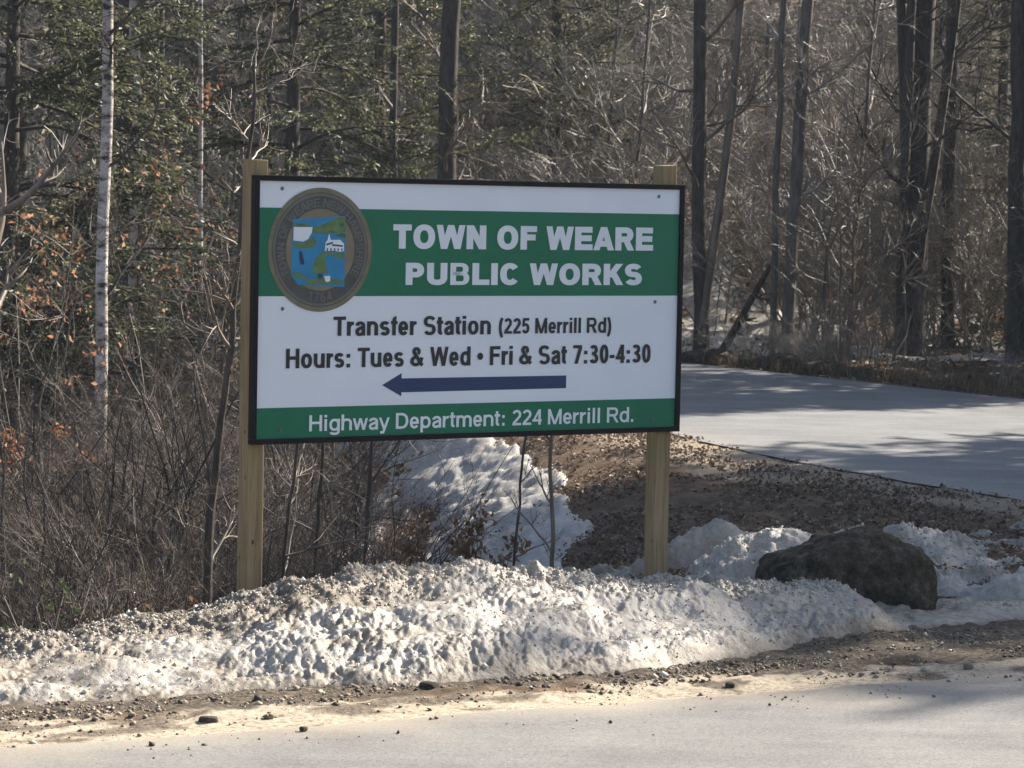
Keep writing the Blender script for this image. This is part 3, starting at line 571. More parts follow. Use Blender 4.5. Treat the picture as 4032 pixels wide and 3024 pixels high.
# --- multi-stemmed leafless shrubs
def shrub(name, seed, h, ns, spread, label, m1, m2, group=None, cat='shrub', k=(5, 6, 5), r=(.012, .006, .0032), link_at=(0, 0, 0), ang=.75):
    rng = np.random.RandomState(seed); o = empty(name, link_at); P = []
    th = rng.uniform(0, 2 * math.pi, ns); rad = spread * rng.rand(ns) * .35; n = 9; pts = np.zeros((ns, n, 3)); pts[:, 0, 0] = np.cos(th) * rad; pts[:, 0, 1] = np.sin(th) * rad; pts[:, 0, 2] = -.05
    d = np.stack([np.cos(th) * spread * .3, np.sin(th) * spread * .3, np.ones(ns)], 1) + rng.normal(size=(ns, 3)) * .16; ln = h * rng.uniform(.55, 1.0, ns)
    for q in range(1, n):
        d /= np.linalg.norm(d, axis=1, keepdims=True); pts[:, q] = pts[:, q - 1] + d * (ln / (n - 1))[:, None]; d = d + rng.normal(size=(ns, 3)) * .13
    RR = r[0] * rng.uniform(.6, 1.2, ns)[:, None] * np.linspace(1, .3, n)[None]
    B, BR = grow(rng, pts, RR, k[0], .15, 1, h * .38, ang, .5, 6, r[1], .18)
    Cc, CR = grow(rng, B, BR, k[1], .1, 1, h * .17, .75, .3, 5, r[1] * .65, .2)
    Dd, DR = grow(rng, Cc, CR, k[2], .1, 1, h * .07, .75, .2, 3, r[2], .2, .6)
    link('stems', mesh_of('stems', [(pts, RR), (B, BR)], 5, m1), parent=o)['kind'] = 'stuff'
    link('twigs', mesh_of('twigs', [(Cc, CR), (Dd, DR)], 3, m2), parent=o)['kind'] = 'stuff'
    return tag(o, label, cat, group)

RG = random.Random(3)
# ---- trees the photograph singles out
bare_tree('birch_tree', (-3.59, 26.0), (-3.53, 26.0, 9.5), .060, .03, 1, 'slender white birch with dark bands, standing left of the sign', M['birch'], 'birch tree', M['dark_bark'], nb=16, bl=1.1, t0=.12, k2=5, k3=4, wob=.022, r_b=.016)
bare_tree('birch_tree', (-3.14, 30.0), (-3.2, 30.0, 10.0), .028, .02, 2, 'very thin bright birch stem between the banded birch and the left post', M['birch'], 'birch tree', M['twig'], nb=12, bl=1.0, t0=.12, k2=4, k3=3, sides=6, wob=.018, r_b=.012)
bare_tree('birch_tree', (-3.46, 20.0), (-3.50, 20.0, 6.0), .045, .03, 3, 'pale birch cut off by the left edge of the photo', M['birch'], 'birch tree', M['twig'], nb=6, bl=1.0, t0=.3, k2=4, k3=3, wob=.01)
bare_tree('dead_tree', (-4.05, 32.0), (-4.12, 32.0, 8.5), .05, .035, 4, 'pale dead stem rising just right of the banded birch', M['pale_bark'], 'tree', M['twig_grey'], nb=8, bl=.9, t0=.3, k2=3, k3=3)
bare_tree('pine_tree', (-4.25, 34.0), (-4.45, 34.0, 13.0), .17, .11, 5, 'thick dark trunk directly behind the pale dead stem', M['dark_bark'], 'tree', M['dark_bark'], nb=10, bl=1.8, t0=.3)
bare_tree('pine_tree', (-0.90, 40.0), (-0.97, 40.0, 15.0), .135, .10, 6, 'straight dark pine trunk rising behind the upper edge of the sign left of centre', M['dark_bark'], 'tree', M['twig'], nb=22, bl=1.8, t0=.1, up=-.1)
bare_tree('bare_tree', (-1.52, 37.0), (-1.6, 37.0, 12.0), .05, .04, 7, 'thin dark trunk left of the straight pine trunk', M['dark_bark'], 'tree', M['twig'], nb=12, bl=1.6)
bare_tree('bare_tree', (-2.98, 36.0), (-3.02, 36.0, 12.0), .06, .05, 8, 'dark slim trunk above the top of the left sign post', M['dark_bark'], 'tree', M['twig'], nb=12, bl=1.6)
bare_tree('bare_tree', (2.52, 40.0), (2.18, 40.0, 15), .10, .075, 9, 'forked dark grey trunk rising just right of the sign frame', M['dark_bark'], 'tree', M['twig'], nb=16, bl=1.9,
          extra=[([(2.5, 39.95, .3), (2.62, 39.9, 1.3), (2.83, 39.9, 3.0), (2.93, 39.9, 4.8), (3.2, 39.9, 8), (3.3, 39.9, 11)], .075, .04)])
bare_tree('bare_tree', (3.42, 39.5), (3.50, 39.5, 12), .045, .035, 10, 'thinnest dark trunk, left of the pair right of the sign', M['grey_bark'], 'tree', M['twig_grey'], nb=12, bl=1.1, sides=7)
bare_tree('bare_tree', (3.62, 39.2), (4.05, 39.2, 13), .085, .06, 11, 'slightly leaning grey trunk with curved sunlit limbs right of the thinnest trunk', M['grey_bark'], 'tree', M['twig_grey'], nb=14, bl=1.5,
          extra=[([(3.76, 39.15, 3.55), (3.66, 39.1, 3.75), (3.58, 39.1, 3.66), (3.57, 39.1, 3.5), (3.62, 39.1, 3.3)], .022, .012),
                 ([(3.77, 39.15, 3.5), (3.95, 39.1, 3.6), (4.2, 39.1, 3.85), (4.5, 39.1, 4.1), (4.9, 39, 4.5)], .022, .010),
                 ([(3.73, 39.15, 2.2), (3.9, 39.1, 2.25), (4.02, 39.1, 2.4), (4.12, 39.1, 2.45), (4.3, 39.1, 2.42)], .020, .012)])
bare_tree('fallen_tree', (2.72, 40.2), (3.45, 40.0, 1.3), .06, .035, 12, 'leaning broken stem over the sunlit snow beyond the side road', M['dark_bark'], 'tree', M['dark_bark'], nb=3, bl=.5, k2=2, k3=2)
bare_tree('bare_tree', (5.46, 41), (5.45, 41, 15), .17, .12, 13, 'stoutest dark trunk of the clump at the far right', M['dark_bark'], 'tree', M['dark_bark'], nb=16, bl=2.0,
          extra=[([(5.45, 40.9, .3), (5.5, 40.85, 1.4), (5.72, 40.8, 3.0), (5.93, 40.8, 4.9), (6.3, 40.8, 8.5)], .09, .05), ([(5.45, 41, 1.0), (5.3, 40.9, 2.8), (5.17, 40.9, 4.9), (4.9, 40.9, 9)], .09, .05)])
bare_tree('bare_tree', (5.25, 40.6), (5.22, 40.6, 12), .07, .05, 14, 'dark trunk close against the left of the stout clump', M['dark_bark'], 'tree', M['dark_bark'], nb=10, bl=1.6)
bare_tree('bare_tree', (6.25, 43), (6.1, 43, 14), .09, .07, 15, 'dark trunk just right of the stout clump', M['dark_bark'], 'tree', M['dark_bark'], nb=14, bl=1.9)
bare_tree('bare_tree', (6.72, 40), (6.5, 40, 14), .12, .09, 16, 'dark trunk at the right edge of the photo', M['dark_bark'], 'tree', M['dark_bark'], nb=14, bl=2.0)
bare_tree('sapling', (-1.56, 15.0), (-1.32, 15.05, 2.7), .028, .008, 17, 'dark bare sapling just left of the left sign post', M['dark_bark'], 'sapling', M['twig'], nb=9, bl=.8, t0=.1, k2=5, k3=4, sides=7, r_b=.011, twig_r=.003, wob=.05)
bare_tree('sapling', (-1.28, 15.9), (-1.05, 15.9, 2.0), .014, .006, 18, 'thin sapling leaning behind the left sign post', M['dark_bark'], 'sapling', M['twig'], nb=9, bl=.6, k2=4, k3=4, sides=6, r_b=.008, twig_r=.003, wob=.05)
bare_tree('sapling', (-0.85, 17.2), (-0.78, 17.2, 1.9), .017, .008, 19, 'upright dark stem rising from the snow left of centre under the sign', M['dark_bark'], 'sapling', M['twig'], nb=9, bl=.55, k2=4, k3=4, sides=6, r_b=.007, twig_r=.003, wob=.04)
bare_tree('sapling', (-1.10, 16.8), (-1.02, 16.8, 1.9), .015, .008, 20, 'dark stem beside the left post, under the sign', M['dark_bark'], 'sapling', M['twig'], nb=9, bl=.55, k2=4, k3=4, sides=6, r_b=.007, twig_r=.003, wob=.04)
bare_tree('sapling', (0.25, 16.4), (0.20, 16.4, 1.9), .016, .006, 21, 'forked bare sapling standing in the snow strip under the middle of the sign', M['grey_bark'], 'sapling', M['twig'], nb=7, bl=.45, k2=3, k3=3, sides=6, r_b=.008, twig_r=.003, wob=.05)
bare_tree('sapling', (0.02, 18.6), (0.15, 18.6, 1.9), .011, .006, 22, 'slim sapling on the snow strip behind the forked one', M['dark_bark'], 'sapling', M['twig'], nb=7, bl=.45, k2=3, k3=3, sides=6, r_b=.007, twig_r=.003, wob=.05)

# ---- evergreens, left
ev = [(-4.75, 28.3, 9, 'bushy green hemlock filling the upper left corner'),
      (-2.5, 33.5, 8, 'dark green hemlock between the banded birch and the left post'),
      (-4.0, 29.3, 5.2, 'young hemlock with dense low boughs behind the banded birch'),
      (-1.9, 41.5, 11, 'pine with yellow green sprays above the left half of the sign'),
      (0.6, 47.0, 13, 'pine with pale tufts near the top centre of the photo')]
for i, (x, y, h, lb) in enumerate(ev):
    conifer('hemlock_tree' if i < 3 else 'pine_tree', (x, y), h, 60 + i, lb, M['hemlock'] if i < 3 else M['pine'], nb=int(h * 12), bl=2.5 if i != 2 else 1.8, droop=-.5 if i < 3 else .1, dens=34, leaf=(.035, .09), lo=.04 if i < 3 else .16, sub=10)
conifer('hemlock_tree', (7.4, 44.5), 7.5, 70, 'dark hemlock behind the trunks at the far right', M['hemlock'], nb=80, bl=2.5, dens=26)
hem = conifer('hemlock_tree', (-5.6, 47), 12, 71, 'dark evergreen deep in the woods, one of several behind the bare trunks', M['hemlock'], nb=90, bl=2.7, dens=24, group='evergreens deep in the woods')
for (x, y, s) in [(-6.8, 41, 1.1), (-3.4, 52, 1.1), (-1.2, 60, 1.1), (5.0, 72, 1.3), (10.2, 70, 1.3), (13, 64, 1.2), (7.5, 63, 1.2), (2.0, 66, 1.2), (-4.0, 68, 1.2), (-8.0, 60, 1.2), (-12, 66, 1.2), (16, 72, 1.3), (-1.0, 74, 1.3), (12.5, 76, 1.3), (0.4, 63, 1.1), (4.4, 61, 1.15), (10.3, 61, 1.1), (8.3, 45.8, .8), (9.7, 47.5, .95), (8.0, 49.5, 1.0), (-2.0, 58.5, 1.15), (2.4, 57.5, 1.0), (6.6, 56.5, 1.1), (11.5, 56, 1.1), (-6.0, 57, 1.1), (14.5, 60, 1.2), (9.2, 66, 1.2), (-10, 72, 1.3), (3.3, 78, 1.4), (8.8, 80, 1.4), (14.8, 82, 1.4), (-5.2, 80, 1.4), (-9.5, 38, 1.1), (-7.2, 33, .9)]:
    copy_thing(hem, (x, y, float(gz(x, y)) - .05), RG.uniform(0, 6.3), s)
# oak saplings that kept their rusty leaves
def leafy(name, base, h, seed, label, lm, n_leaf, sp=.6, leaf=(.03, .07), zlo=.35, twm=None, group=None, ns=5):
    x, y = base; zb = float(gz(x, y)); o = shrub(name, seed, h, ns, sp, label, M['grey_bark'], M['twig'], group, 'sapling', link_at=(x, y, zb), k=(5, 4, 3))
    r = np.random.RandomState(seed + 5); tw = [c for c in o.children if c.name.startswith('twigs')][0].data
    co = np.zeros(len(tw.vertices) * 3); tw.vertices.foreach_get('co', co); co = co.reshape(-1, 3); sel = co[co[:, 2] > h * zlo]
    # leaves hang on in clusters
    key = fbm(sel[:, 0] * 2.5, sel[:, 2] * 2.5 + sel[:, 1] * 2, seed, 2); sel = sel[key > .05] if (key > .05).sum() > 50 else sel
    P = sel[r.randint(0, len(sel), n_leaf)] + r.normal(size=(n_leaf, 3)) * .03
    V, F = quads(P, r.normal(size=(n_leaf, 3)) + [0, 0, -.6], r.uniform(*leaf, n_leaf), r, .6, .5); me = npmesh('leaves', V, F); me.materials.append(lm); c = link('leaves', me, parent=o); c['kind'] = 'stuff'
    return o
leafy('oak_sapling', (-4.05, 24.5), 4.8, 81, 'oak sapling with rusty orange leaves at the left edge', M['oakleaf'], 480, .8, zlo=.3)
leafy('oak_sapling', (-3.65, 28.0), 4.6, 82, 'oak sapling holding orange leaf clusters around the banded birch', M['oakleaf'], 420, .7, zlo=.45)
leafy('oak_sapling', (-2.9, 28.6), 4.2, 83, 'sapling with a few tan and orange leaves between the two birches', M['oakleaf'], 160, .6, zlo=.5)
leafy('oak_sapling', (-3.9, 22.0), 2.3, 84, 'low sapling with a band of orange leaves near the left edge, below the others', M['oakleaf'], 300, .9, zlo=.55)
leafy('beech_sapling', (2.9, 43), 3.6, 85, 'sapling with tan leaves behind the grey trunk right of the sign', M['beech'], 260, .9)
leafy('beech_sapling', (4.3, 42), 3.0, 86, 'sapling with tan leaves right of the leaning grey trunk', M['beech'], 200, .9)
leafy('leafy_bush', (-0.45, 18.8), .95, 87, 'low bush of russet dead leaves beside the snow strip under the sign', M['beech'], 800, 1.1, (.03, .07), .05, ns=9)
leafy('leafy_bush', (-0.30, 16.9), .6, 88, 'smaller russet bush in front of the other, at the left edge of the snow strip', M['beech'], 500, 1.3, (.03, .06), .05, ns=9)
leafy('leafy_bush', (-1.62, 15.2), .6, 89, 'reddish dead leaved bush at the foot of the dark sapling', M['beech'], 350, 1.0, (.03, .06), .05, ns=8)
leafy('green_weed', (-2.15, 14.1), .5, 90, 'small sparse patch of yellow green weeds behind the left end of the snow bank', M['weed'], 45, 1.0, (.03, .06), .05, ns=8)

# ---- leafless thicket: four shrubs, copied as individuals
SH = []
for i, (h, ns, sp, m1, m2) in enumerate([(2.3, 13, 1.0, 'shaded_brush', 'shaded_brush'), (1.7, 15, 1.2, 'shaded_brush', 'twig'), (3.1, 10, .8, 'dark_bark', 'shaded_brush'), (2.6, 12, 1.0, 'twig', 'shaded_brush'),
      (2.3, 9, 1.0, 'twig_grey', 'twig_grey'), (1.7, 11, 1.3, 'twig_grey', 'twig'), (3.1, 7, .9, 'twig', 'twig_grey'), (2.6, 8, 1.2, 'twig', 'twig')]):
    SH.append(shrub('bare_shrub', 100 + i, h, ns, sp, 'leafless brown shrub in the thicket left of the sign', M[m1], M[m2], 'leafless shrubs in the roadside thicket', link_at=(0, 0, 0)))
for o in SH[4:]: o['label'] = 'leafless shrub among the trees beyond the side road'; o['group'] = 'leafless shrubs beyond the side road'
first = [True] * 8
def place(kind, x, y, s, label=None, group=None):
    z = float(gz(x, y)) - .03
    if first[kind]:
        first[kind] = False; o = SH[kind]; o.location = (x, y, z); o.scale = (s, s, s)
    else: o = copy_thing(SH[kind], (x, y, z), RG.uniform(0, 6.3), s)
    if label: o['label'] = label
    if group: o['group'] = group
    return o
def jit(v, d): return v + RG.uniform(-d, d)
# near thicket behind the left end of the bank
for i in range(30): place(i % 4, RG.uniform(-3.4, -1.6) , RG.uniform(14.9, 17.5), RG.uniform(.35, .62))
for i in range(34): y = RG.uniform(17.5, 23); place(i % 4, RG.uniform(-.19 * y - .4, -1.3), y, RG.uniform(.55, 1.0))
for i in range(14): y = RG.uniform(16.0, 21); place(i % 4, RG.uniform(-1.5, -.75), y, RG.uniform(.35, .6))
for i in range(26): y = RG.uniform(23, 32); place(i % 4, RG.uniform(-.19 * y - .5, -1.6 - (y - 23) * .1), y, RG.uniform(.6, 1.0))
# far side of the side road
far_lb, far_gr = 'leafless shrub among the trees beyond the side road', 'leafless shrubs beyond the side road'
for i in range(150):
    y = RG.uniform(39.8, 56); x = RG.uniform(-.19 * y, .20 * y)
    if side_mask(x, y) > .01 or x < np.interp(y, FE[:, 1], FE[:, 0]) + .5 and x > np.interp(y, NE[:, 1], NE[:, 0]) - .5: continue
    if 2.2 < x < 3.9 and y < 46: continue
    place(4 + i % 4, x, y, RG.uniform(1.0, 2.0), far_lb, far_gr)
for i in range(22):
    t = RG.random(); x = 1.9 + 5.5 * t; y = np.interp(x, FE[::-1, 0], FE[::-1, 1]) + RG.uniform(.8, 2.2); place(4 + i % 4, x, y, RG.uniform(.3, .6), far_lb, far_gr)

# ---- background woods: four leafless saplings/trees, copied as individuals
BT = []
for i, (h, r0, m1, m2, nb) in enumerate([(11, .055, 'grey_bark', 'twig', 34), (8, .036, 'grey_bark', 'twig_grey', 30), (12, .075, 'dark_bark', 'twig_grey', 34), (6.0, .026, 'twig_grey', 'twig_grey', 28)]):
    o = bare_tree('woodland_tree', (30 + i, 60), (30 + i + .3, 60, h), r0, r0 * .3, 200 + i, 'leafless tree standing in the woods behind the side road', M[m1], 'tree', M[m2], nb=nb, bl=2.0, t0=.06, k2=9, k3=5, sides=6, group='leafless trees in the woods', up=.8, r_b=.022, twig_r=.007)
    BT.append(o)
    o['label'] = ['tall grey barked leafless tree', 'slim grey leafless tree with pale twigs', 'tall dark barked leafless tree with a stout trunk', 'thin many branched leafless sapling'][i] + ' in the woods behind the side road'; o['group'] = ['grey leafless trees', 'slim leafless trees', 'dark stout leafless trees', 'thin leafless saplings'][i] + ' in the woods'
fb = [True] * 4
cnt = 0
while cnt < 150:
    y = RG.uniform(41, 82); x = RG.uniform(-.21 * y - 1, .23 * y + 1)
    if np.interp(y, NE[:, 1], NE[:, 0]) - 1.0 < x < np.interp(y, FE[:, 1], FE[:, 0]) + 1.0 and y < 60: continue
    if -46 < x - y < -33 and y > 47 and RG.random() < .6: continue
    if cnt % 2 == 0 and y < 53: continue
    k = cnt % 4; cnt += 1; z = float(gz(x, y)) - .1; s = RG.uniform(.75, 1.15)
    if fb[k]: fb[k] = False; BT[k].location = (x, y, z)
    else: copy_thing(BT[k], (x, y, z), RG.uniform(0, 6.3), s)
# left woods nearer the viewer
for i in range(20):
    y = RG.uniform(33, 43); x = RG.uniform(-.2 * y - 1.5, -.05 * y - 1.0); k = (1, 3)[i % 2]
    if x > np.interp(y, NE[:, 1], NE[:, 0]) - 1.2: continue
    copy_thing(BT[k], (x, y, float(gz(x, y)) - .1), RG.uniform(0, 6.3), RG.uniform(.6, .9))
# trees to the right of the photographed view that shade the road, the boulder and the right of the bank
shade = conifer('hemlock_tree', (14.7, 25.3), 13.6, 300, 'tall dense hemlock at the inside of the road junction, right of the view', M['hemlock'], nb=120, bl=3.0, dens=16, leaf=(.10, .24), group='hemlocks right of the view')
for (x, y, s) in [(16.4, 25.3, 1.0), (13.9, 27.6, .92), (17.9, 26.9, 1.05), (12.5, 28.9, .85), (19.5, 25.3, 1.12), (12.1, 31.2, .85), (14.9, 30.5, .95), (22.0, 26.8, 1.1), (13.8, 25.7, .98), (12.7, 26.9, .93), (11.8, 28.1, .82), (13.4, 29.7, 1.15), (15.7, 31.5, 1.3)]:
    copy_thing(shade, (x, y, float(gz(x, y)) - .05), RG.uniform(0, 6.3), s)
for (x, y, s) in [(10.5, 38.3, 1.0), (12.7, 39.3, 1.05), (9.7, 40.9, .9), (11.4, 37.9, .9), (10.0, 36.6, .74), (9.5, 39.2, .95)]:
    copy_thing(shade, (x, y, float(gz(x, y)) - .05), RG.uniform(0, 6.3), s)
for (x, y, k, s) in [(15.5, 35.3, 0, 1.0), (17.5, 37.3, 2, .9), (13.5, 34.8, 1, 1), (20.5, 42.3, 2, 1), (12.0, 35.3, 3, 1), (17.1, 24.5, 2, 1.3), (18.9, 25.9, 0, 1.5), (16.1, 23.3, 2, 1.2), (21.0, 27.3, 2, 1.4)]:
    copy_thing(BT[k], (x, y, float(gz(x, y)) - .05), RG.uniform(0, 6.3), s)

# dry grass along the far verge and in the thicket
r = np.random.RandomState(77); n = 4500; x = r.uniform(1.6, 7.5, n); y = np.interp(x, FE[::-1, 0], FE[::-1, 1]) + .25 + r.exponential(1.2, n)
x2 = r.uniform(-3.6, -.9, 5000); y2 = r.uniform(14.6, 19, 5000); x = np.concatenate([x, x2]); y = np.concatenate([y, y2]); a, b = ab(x, y); kp = (b > 13.4); x, y = x[kp], y[kp]; far_ = y > 30
D = r.normal(size=(len(x), 3)) * .35 + [0, 0, 1]; L = np.where(far_, r.uniform(.05, .22, len(x)), r.uniform(.08, .3, len(x)))
V, F = quads(np.stack([x, y, gz(x, y) + L * .42], 1), D, L, r, .05, .1); tag(link('dry_grass', npmesh('dry_grass', V, F), M['drygrass']), 'dry straw coloured grass at the woodland edge', kind='stuff')

# ------------------------------------------------------------------ the sign
sign = empty('town_sign', (-1.2075, 14.1173, 0.0), 0.573185)
tag(sign, 'large green and white public works sign on two timber posts', 'sign')
Z0 = 0.9306; PW, PH = 2.44, 1.22; fw = .026
link('panel', boxmesh('panel', -.002, PW + .002, 0, .012, Z0 - .002, Z0 + PH + .002), M['white'], sign)
for (x0, x1, z0, z1) in [(-fw, PW + fw, PH, PH + fw), (-fw, PW + fw, -fw, 0), (-fw, 0, .0005, PH - .0005), (PW, PW + fw, .0005, PH - .0005)]:
    link('frame_rail', boxmesh('frame_rail', x0, x1, -.013, .026, Z0 + z0, Z0 + z1, .002), M['black'], sign)
for (x0, ztop, zb) in [(-.028, 2.262, -1.0), (2.350, 2.278, -1.0)]:
    x1 = x0 + .089
    bm = bmesh.new(); me = boxmesh('post', x0, x1, .027, .116, zb, ztop, .004); bm.from_mesh(me)
    bmesh.ops.subdivide_edges(bm, edges=[e for e in bm.edges if abs(e.verts[0].co.z - e.verts[1].co.z) > 1], cuts=30)
    for v in bm.verts:
        if v.co.z > ztop - .01: v.co.z += .010 * math.sin(v.co.x * 83 + x0 * 5) + .004 * math.cos(v.co.y * 91)
        v.co.x += .0022 * math.sin(v.co.z * 3.1 + x0); v.co.y += .0018 * math.sin(v.co.z * 2.3 + 1)
    bm.to_mesh(me); bm.free(); p = link('post', me, M['wood'], sign)
    rk = random.Random(int(x0 * 100) + 9)
    for i in range(9):
        bm = bmesh.new(); bmesh.ops.create_uvsphere(bm, u_segments=8, v_segments=5, radius=1)
        left = i % 3 == 0; zz = rk.uniform(.05, 2.2)
        sx, sz = rk.uniform(.003, .008), rk.uniform(.006, .016)
        if left: mtx = Matrix.Translation((x0, rk.uniform(.04, .1), zz)) @ Matrix.Diagonal((.0012, sx, sz, 1))
        else: mtx = Matrix.Translation((rk.uniform(x0 + .015, x1 - .015), .027, zz)) @ Matrix.Diagonal((sx, .0012, sz, 1))
        bmesh.ops.transform(bm, matrix=mtx, verts=bm.verts); mk = bpy.data.meshes.new('knot'); bm.to_mesh(mk); bm.free(); link('knot', mk, M['knot'], p)
def polyface(name, polys, m, depth, parent, raised=0.0):
    """flat printed shapes on the panel: polygons in panel x/z, at 'depth' in front of the sheet"""
    bm = bmesh.new()
    for i, P in enumerate(polys):
        ar = sum(P[k][0] * P[(k + 1) % len(P)][1] - P[(k + 1) % len(P)][0] * P[k][1] for k in range(len(P)))
        if ar < 0: P = P[::-1]
        bm.faces.new([bm.verts.new((x, -depth - raised * (i % 23), Z0 + z)) for x, z in P])
    bmesh.ops.triangulate(bm, faces=[f for f in bm.faces if len(f.verts) > 4]); me = bpy.data.meshes.new(name); bm.to_mesh(me); bm.free()
    return link(name, me, m, parent)
polyface('green_band', [[(0.0005, .676), (PW - .0005, .676), (PW - .0005, 1.094), (0.0005, 1.094)]], M['green'], .0012, sign)
polyface('green_band', [[(0.0005, .0005), (PW - .0005, .0005), (PW - .0005, .1465), (0.0005, .1465)]], M['green'], .0012, sign)
polyface('arrow', [[(.688, .2445), (.797, .301), (.797, .2755), (1.761, .2745), (1.761, .2105), (.797, .2075), (.797, .188)]], M['navy'], .0012, sign)

# --- lettering: heavy sans-serif built from pen strokes
class Pen:
    def __init__(s, wx, wy): s.wx, s.wy, s.q = wx, wy, []
    def V(s, x, y0, y1): s.q.append([(x - s.wx / 2, y0), (x + s.wx / 2, y0), (x + s.wx / 2, y1), (x - s.wx / 2, y1)])
    def H(s, x0, x1, y): s.q.append([(x0, y - s.wy / 2), (x1, y - s.wy / 2), (x1, y + s.wy / 2), (x0, y + s.wy / 2)])
    def D(s, x0, y0, x1, y1, k=1.0):
        h = k * s.wx / 2 * math.sqrt(1 + .8 * ((x1 - x0) / (y1 - y0)) ** 2); s.q.append([(x0 - h, y0), (x0 + h, y0), (x1 + h, y1), (x1 - h, y1)])
    def C(s, P, closed=False):
        P = [p for i, p in enumerate(P) if i == 0 or math.dist(p, P[i - 1]) > 1e-5]; n = len(P); nn = []
        for i in range(n):
            a = P[(i - 1) % n] if closed or i > 0 else P[i]; b = P[(i + 1) % n] if closed or i < n - 1 else P[i]
            dx, dy = b[0] - a[0], b[1] - a[1]; l = math.hypot(dx, dy) or 1; nn.append((-dy / l * s.wx / 2, dx / l * s.wy / 2))
        for i in range(n if closed else n - 1):
            j = (i + 1) % n; s.q.append([(P[i][0] + nn[i][0], P[i][1] + nn[i][1]), (P[i][0] - nn[i][0], P[i][1] - nn[i][1]), (P[j][0] - nn[j][0], P[j][1] - nn[j][1]), (P[j][0] + nn[j][0], P[j][1] + nn[j][1])])
def arc(cx, cy, rx, ry, a0, a1, n=14, e=2.25):
    out = []
    for i in range(n + 1):
        t = R(a0 + (a1 - a0) * i / n); c, s = math.cos(t), math.sin(t); out.append((cx + rx * math.copysign(abs(c) ** (2 / e), c), cy + ry * math.copysign(abs(s) ** (2 / e), s)))
    return out
ADV = dict(zip('TOWNFEARPUBLICKSHDM', [.85, 1.08, 1.31, 1.0, .85, .93, 1.0, 1.0, .93, 1.0, 1.0, .85, .39, 1.0, 1.0, .93, 1.0, 1.0, 1.16]))
ADV.update({'a': .77, 'd': .85, 'e': .77, 'f': .46, 'g': .85, 'h': .85, 'i': .39, 'l': .39, 'm': 1.24, 'n': .85, 'o': .85, 'p': .85, 'r': .54, 's': .77, 't': .46, 'u': .85, 'w': 1.08, 'y': .77,
            '(': .46, ')': .46, ':': .46, '.': .39, '&': 1.0, '•': .5, '-': .46, ' ': .39})
for c_ in '0123456789': ADV[c_] = .77
